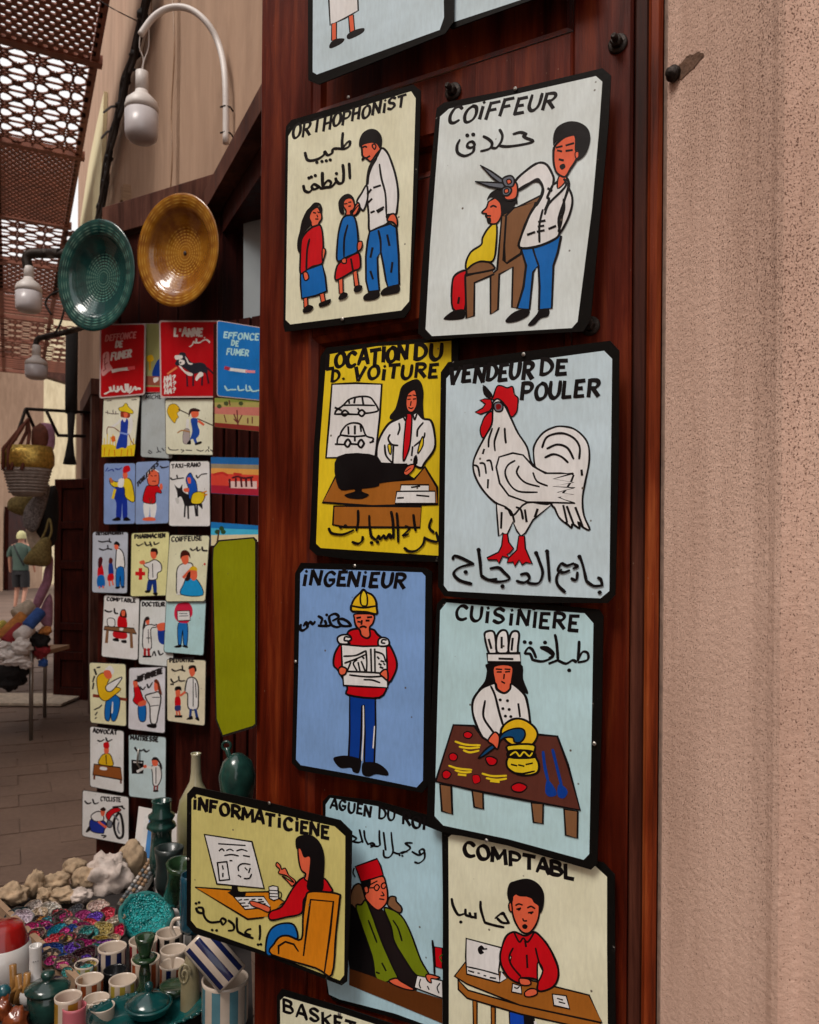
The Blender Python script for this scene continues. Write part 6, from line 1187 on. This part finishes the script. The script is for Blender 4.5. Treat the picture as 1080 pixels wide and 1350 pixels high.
wire([onwall(227, -10), onwall(230, 60), onwall(226, 150), onwall(227, 210), onwall(224, 262)], .003, 'thin brown wire running straight down the tan wall right of the lamp', mat='beadtan')
wire([onwall(200, -5), onwall(198, 30), onwall(190, 60), onwall(186, 90)], .003, 'thin pale wire hanging beside the cable bundle', mat='beadtan')
wire([W(128, -2, 4.6), W(150, 12, 4.2), onwall(182, 28)], .003, 'thin dark wire from the lattice roof to the cable bundle')
jb = empty('junction_block', onwall(167, 258, .02), 'small square brown block on the tan wall above the door leaf', 'block'); jb.rotation_euler = (0, 0, RZS)
MB().box((0, 0, 0), (.05, .07, .11)).build('block', 'boxwood', jb); MB().box((-.03, 0, 0), (.012, .05, .08)).build('block_front', 'beadtan', jb)
# black arms and the two farther lamps
def arm(pts, r, label): return wire(pts, r, label, 'lamp_arm', 'iron', 'lamp arm')
lamp(38, 352, 367, 412, 33, 3.7, 'white bulb lamp on the bent black arm left of the teal plate')
arm([onwall(150, 330, .0), W(98, 333, 3.72), W(62, 334, 3.71), W(42, 334, 3.7), W(35, 340, 3.7), W(37, 354, 3.7)], .022, 'bent black lamp arm reaching left from behind the teal plate')
lamp(48, 456, 470, 500, 28, 5.2, 'farther white bulb lamp hanging under the second black arm')
arm([onwall(132, 425, .0), W(95, 436, 5.2), W(60, 444, 5.2), W(50, 447, 5.2), W(47, 456, 5.2)], .018, 'second straight black lamp arm, farther along the alley')
wire([W(68, 415, 4.6), W(60, 400, 4.6), W(68, 388, 4.6), W(84, 384, 4.6), W(86, 400, 4.6), W(80, 425, 4.6), W(72, 440, 4.6)], .006, 'black wire loop between the two lamps')

# ------------------------------------------------------------------ things hanging and lying further down the alley
def fabric(name, c, var=.3, sc=30): MATS[name] = simple(name, c, .9, 0, var, sc, bmp=.4); return name
fabric('basket_weave', (.30, .25, .22)); fabric('brown_leather', (.16, .05, .03)); fabric('polka_cloth', (.2, .18, .18), .9, 90); fabric('olive_straw', (.20, .15, .05), .5, 60); fabric('mauve_cloth', (.36, .17, .25)); fabric('cream_cloth', (.5, .42, .33)); fabric('white_wool', (.68, .63, .60), .15, 60); fabric('black_cloth', (.008, .006, .006)); fabric('red_wool', (.28, .02, .025)); fabric('orange_wool', (.45, .17, .04)); fabric('blue_wool', (.03, .09, .32)); fabric('yellow_cloth', (.6, .5, .1)); fabric('dark_green_shirt', (.045, .075, .058), .2, 8)
MATS['gold'] = simple('gold_sequins', (.55, .36, .08), .28, .7, .5, 60, bmp=.9)
fr = empty('awning_frame', W(75, 570, 6.2), 'thin black metal awning frame holding hanging bags', 'frame')
def fw(*pts): return [W(a, b, Y)-Vector(fr.location) for a, b, Y in pts]
for pts in (((34, 539, 6.0), (122, 544, 6.6)), ((76, 574, 6.2), (112, 575, 6.4)), ((34, 539, 6.0), (50, 575, 6.2)), ((61, 541, 6.1), (76, 573, 6.2)), ((34, 539, 6.0), (20, 580, 5.9))):
    MB().tube(fw(*pts), .012, 8).build('bar', 'iron', fr, True)
MB().tube(fw((95, 436, 6.3), (94, 520, 6.3), (94, 545, 6.3)), .045, 8).build('wrapped_strap', 'black_cloth', fr, True)
MB().tube(fw((94, 545, 6.25), (93, 580, 6.25), (92, 600, 6.25), (92, 612, 6.25)), [.03, .02, .035, .05], 8).build('tassel', 'black_cloth', fr, True)
k6 = 5.6/1080
bk = empty('straw_basket', W(36, 655, 5.6), 'round basket with gold sequin band and brown handles hanging in the alley', 'basket')
def bz(py): return (655-py)*k6
MB().lathe([(18*k6, bz(654)), (22*k6, bz(648)), (29*k6, bz(625)), (31*k6, bz(617))], 36, sy=.75).build('woven_base', 'basket_weave', bk, True)
for i in range(8): MB().tube([((23+i*1.0)*k6*cos(a*pi/12), (23+i*1.0)*k6*.76*sin(a*pi/12), bz(649-i*4)) for a in range(24)], .006, 5, closed=True).build('weave_ring', 'basket_weave', bk, True)
MB().lathe([(31*k6, bz(618)), (34*k6, bz(612)), (34*k6, bz(600)), (31*k6, bz(589)), (28*k6, bz(590)), (26*k6, bz(610))], 40, sy=.75).build('sequin_band', 'gold', bk, True)
for a, b in ((-22, -6), (-15, 8)): MB().tube([Vector((a*k6, -.11, bz(622))), Vector((a*k6*.95, -.12, bz(595))), Vector((.01+a*k6*.3, -.05, bz(565))), Vector((.0, 0, bz(552))), Vector((b*k6*.3, .0, bz(570))), Vector((b*k6, -.1, bz(600))), Vector((b*k6-.02, -.13, bz(622)))], .012, 7).build('handle', 'brown_leather', bk, True)
MB().blob((.06, .05, bz(575)), (.06, .04, .09), 4, .2).build('leather_flap', 'brown_leather', bk, True)
def bag(name, label, cat, pts, Y, mat, th=.12, handle=None, grp=None, hm='brown_leather'):
    c = W(sum(p[0] for p in pts)/len(pts), max(p[1] for p in pts), Y); o = empty(name, c, label, cat, grp)
    q = catmull(pts, True, 4); L = []
    cx = sum(p[0] for p in q)/len(q); cy = sum(p[1] for p in q)/len(q); rings = [(.0, -.5), (.6, -.45), (.93, -.25), (1, 0), (.93, .25), (.6, .45), (0, .5)]
    V = []; n = len(q)
    for s_, t_ in rings:
        for p in q:
            w = W(cx+(p[0]-cx)*s_, cy+(p[1]-cy)*s_, Y)+Vector((0, t_*th, 0)); w += Vector((0, .012*noise.noise(w*9), 0)); V.append(w-c)
    F = [(i*n+j, i*n+(j+1) % n, (i+1)*n+(j+1) % n, (i+1)*n+j) for i in range(len(rings)-1) for j in range(n)]
    mesh('body', V, F, mat, True, o)
    if handle: MB().tube([Vector(p)-c for p in catmull([tuple(W(a, b, Y)) for a, b in handle], False, 5)], .008, 6).build('strap', hm, o, True)
    return o
bag('framed_print', 'small blue-edged pink and white print hanging from the awning frame', 'picture', [(49, 561), (70, 561), (71, 592), (56, 592)], 6.3, 'mauve_cloth', .02)
bag('straw_bag', 'tan straw bag hanging under the gold basket', 'bag', [(16, 656), (44, 654), (46, 676), (30, 680), (12, 672)], 5.9, 'olive_straw', .12)
bag('polka_dot_bag', 'black and white speckled cloth bag hanging beside the straw bag', 'bag', [(34, 668), (56, 645), (66, 640), (60, 665), (48, 700), (32, 694)], 5.8, 'polka_cloth', .08)
bag('black_bag', 'black bag hanging against the red door', 'bag', [(50, 660), (72, 640), (76, 680), (70, 720), (50, 705)], 6.0, 'black_cloth', .12)
bag('cream_bag', 'cream cloth bag behind the olive bag', 'bag', [(36, 697), (68, 700), (66, 722), (50, 732), (40, 722)], 6.0, 'cream_cloth', .07)
bag('olive_bag', 'olive straw bag with a pointed base and knotted strap', 'bag', [(32, 741), (50, 716), (60, 708), (66, 716), (64, 744), (48, 746)], 5.6, 'olive_straw', .14, [(54, 712), (60, 700), (65, 684), (68, 700), (62, 716)], None, 'olive_straw')
bag('mauve_scarf', 'long mauve scarf hanging beside the red door', 'scarf', [(64, 738), (70, 735), (68, 765), (58, 790), (48, 806), (42, 804), (50, 780), (60, 758)], 5.7, 'mauve_cloth', .07)
bag('mauve_scarf', 'lower mauve scarf hanging close to the red door edge', 'scarf', [(60, 790), (68, 785), (68, 825), (58, 826), (52, 812)], 5.75, 'mauve_cloth', .06)
# goods rack with rugs and wool
k5 = 5.5/1080
rk = empty('goods_rack', W(30, 935, 5.5)*1, 'grey metal rack carrying rugs and woollen goods by the red door', 'rack'); rk.location.z = 0
for px, Y in ((42, 5.5), (-20, 5.5), (60, 6.3)):
    p = W(px, 800, Y); MB().tube([Vector((p.x, p.y, .0))-rk.location, Vector((p.x, p.y, .72))-rk.location], .014, 10).build('leg', 'steel', rk, True)
p = W(18, 850, 5.8); MB().box(Vector((p.x, p.y, .56))-rk.location, (.5, .7, .03)).build('shelf', 'boxwood', rk)
RG = 'rolled rugs on the rack'
def roll(a, b, Y, r, mat, label, name='rolled_rug', cat='rug', grp=RG):
    p, q = W(*a, Y), W(*b, Y+.1); L = (q-p); P = [p+L*t for t in (0, .03, .5, .97, 1)]; c = p.copy()
    o = MB().tube([x-c for x in P], [r*.8, r, r*1.05, r, r*.8], 14).build(name, mat, None, True, loc=c); return tag(o, label, cat, grp)
roll((2, 842), (34, 812), 5.5, .05, 'orange_wool', 'rolled orange rug on the rack, furthest left')
roll((8, 848), (30, 826), 5.4, .045, 'red_wool', 'rolled red rug in front of the orange one')
roll((36, 826), (54, 806), 5.4, .04, 'blue_wool', 'rolled blue and white rug right of the orange one')
roll((20, 812), (42, 798), 5.6, .05, 'cream_cloth', 'rolled grey-cream rug on top of the others')
roll((-10, 832), (6, 822), 5.6, .03, 'yellow_cloth', 'yellow cloth roll at the left edge')
roll((24, 840), (40, 828), 5.35, .045, 'white_wool', 'white woollen roll beneath the blue rug')
for i, (px, py, w, h) in enumerate(((10, 862, 34, 16), (28, 852, 26, 20), (20, 870, 34, 14), (34, 876, 16, 12), (4, 852, 20, 12))):
    stone(px, py, w, h, ['heap of white wool, widest lump at the left edge', 'fluffy white wool lump under the rugs', 'low white wool lump hanging over the black cloth', 'small white wool lump next to the grey rack leg', 'reddish-white wool lump under the red rug'][i], 'white_wool', 5.3, 20+i, 0, .5, 'white wool on the rack').name = 'wool_lump'
for px, py, w, h, m, lab in ((12, 892, 46, 34, 'black_cloth', 'dark cloth heap in the shade under the white wool'), (54, 858, 22, 20, 'red_wool', 'dark red woollen bundle right of the rack leg'), (52, 846, 26, 30, 'black_cloth', 'black cloth bundle above the red one'), (57, 874, 12, 12, 'blue_wool', 'small blue woollen bundle under the red one'), (60, 832, 16, 12, 'orange_wool', 'small orange-tan bundle beside the mauve scarf')):
    o = stone(px, py, w, h, lab, m, 5.5, 40, 0, .4, None); o.name = 'cloth_bundle'; o['category'] = 'bundle'; del_ = o.pop('group', None) if hasattr(o, 'pop') else None
mt = MB(); p = WZ(28, 930, .004); mt.box((0, 0, 0), (.9, .5, .02)); tag(mt.build('floor_mat', 'cream_cloth', None, loc=(p.x-.1, p.y+.2, .02)), 'pale mat on the ground under the goods rack', 'mat')
# small dark objects on the pavement
# ------------------------------------------------------------------ the passer-by seen from behind
PY = 19.0; pb = WZ(27, 805, 0); PX, PYY = pb.x, pb.y
MATS['skin'] = simple('tanned_skin', (.42, .2, .13), .6, 0, .08, 10); fabric('black_shorts', (.012, .011, .013)); fabric('cap_cloth', (.5, .47, .24), .1)
per = empty('person', (PX, PYY, 0), 'person from behind in pale yellow cap, dark green t-shirt and black shorts walking away', 'person')
J = {'pel': (0, 0, .95), 'spine': (0, 0, 1.15), 'chest': (0, 0, 1.36), 'neck': (0, .01, 1.50), 'head': (.0, .02, 1.60), 'top': (0, .02, 1.72),
     'shL': (-.17, 0, 1.43), 'elL': (-.25, .0, 1.16), 'wrL': (-.27, .06, .93), 'haL': (-.27, .08, .84), 'shR': (.17, 0, 1.43), 'elR': (.26, -.02, 1.17), 'wrR': (.28, .05, .94), 'haR': (.28, .08, .85),
     'hipL': (-.09, 0, .90), 'knL': (-.10, .05, .50), 'anL': (-.11, -.02, .09), 'toL': (-.12, .12, .03), 'hipR': (.09, 0, .90), 'knR': (.10, .02, .50), 'anR': (.11, -.14, .12), 'toR': (.12, -.04, .03)}
Rr = {'pel': (.14, .11), 'spine': (.125, .095), 'chest': (.15, .1), 'neck': (.055, .055), 'head': (.075, .085), 'top': (.06, .07), 'shL': (.06, .06), 'shR': (.06, .06), 'elL': (.04, .04), 'elR': (.04, .04), 'wrL': (.027, .027), 'wrR': (.027, .027), 'haL': (.03, .02), 'haR': (.03, .02),
      'hipL': (.09, .09), 'hipR': (.09, .09), 'knL': (.055, .055), 'knR': (.055, .055), 'anL': (.035, .035), 'anR': (.035, .035), 'toL': (.04, .03), 'toR': (.04, .03)}
E = [('pel', 'spine'), ('spine', 'chest'), ('chest', 'neck'), ('neck', 'head'), ('head', 'top'), ('chest', 'shL'), ('shL', 'elL'), ('elL', 'wrL'), ('wrL', 'haL'), ('chest', 'shR'), ('shR', 'elR'), ('elR', 'wrR'), ('wrR', 'haR'), ('pel', 'hipL'), ('hipL', 'knL'), ('knL', 'anL'), ('anL', 'toL'), ('pel', 'hipR'), ('hipR', 'knR'), ('knR', 'anR'), ('anR', 'toR')]
ks = list(J)
me = bpy.data.meshes.new('body'); me.from_pydata([J[a] for a in ks], [(ks.index(a), ks.index(b)) for a, b in E], []); me.materials.append(MATS['skin'])
bo = link('body', me, per); sk = bo.modifiers.new('skin', 'SKIN')
for i, a in enumerate(ks): me.skin_vertices[0].data[i].radius = Rr[a]
me.skin_vertices[0].data[0].use_root = True
bo.modifiers.new('sub', 'SUBSURF').render_levels = 2
def loft(rings, name, mat, n=20):
    V = []; F = []
    for (cx, cy, cz, rx, ry) in rings:
        for k_ in range(n): V.append((cx+rx*cos(2*pi*k_/n), cy+ry*sin(2*pi*k_/n), cz))
    for i in range(len(rings)-1):
        for k_ in range(n): F.append((i*n+k_, i*n+(k_+1) % n, (i+1)*n+(k_+1) % n, (i+1)*n+k_))
    return mesh(name, V, F, mat, True, per)
loft([(0, 0, .90, .175, .135), (0, 0, 1.05, .165, .13), (0, 0, 1.25, .19, .13), (0, 0, 1.38, .215, .13), (0, .0, 1.46, .17, .10), (0, .01, 1.51, .075, .07)], 'tshirt', 'dark_green_shirt')
for s_ in (-1, 1): loft([(s_*.255, 0, 1.2, .06, .065), (s_*.235, 0, 1.3, .07, .075), (s_*.19, 0, 1.42, .06, .07), (s_*.12, 0, 1.47, .03, .05)], 'sleeve', 'dark_green_shirt')
loft([(0, 0, .80, .17, .13), (0, 0, .95, .165, .125)], 'waistband', 'black_shorts')
for s_, dy in ((-1, .04), (1, .0)): loft([(s_*.1, dy, .52, .095, .10), (s_*.095, dy*.5, .7, .105, .11), (s_*.085, 0, .88, .1, .12)], 'shorts_leg', 'black_shorts')
loft([(0, .02, 1.60, .098, .112), (0, .02, 1.67, .102, .115), (0, .02, 1.73, .085, .10), (0, .02, 1.775, .04, .05), (0, .02, 1.78, .001, .001)], 'cap', 'cap_cloth')
MB().box((0, .15, 1.64), (.13, .1, .012)).build('cap_peak', 'cap_cloth', per)
MB().tube([(-.12, -.11, 1.47), (.0, -.145, 1.25), (.13, -.12, 1.0)], .015, 6).build('shoulder_strap', 'black_shorts', per, True)
for s_, x, y in ((-1, -.12, .06), (1, .12, -.09)): MB().blob((x, y, .05), (.05, .13, .05), 3, .1).build('shoe', 'black_shorts', per, True)
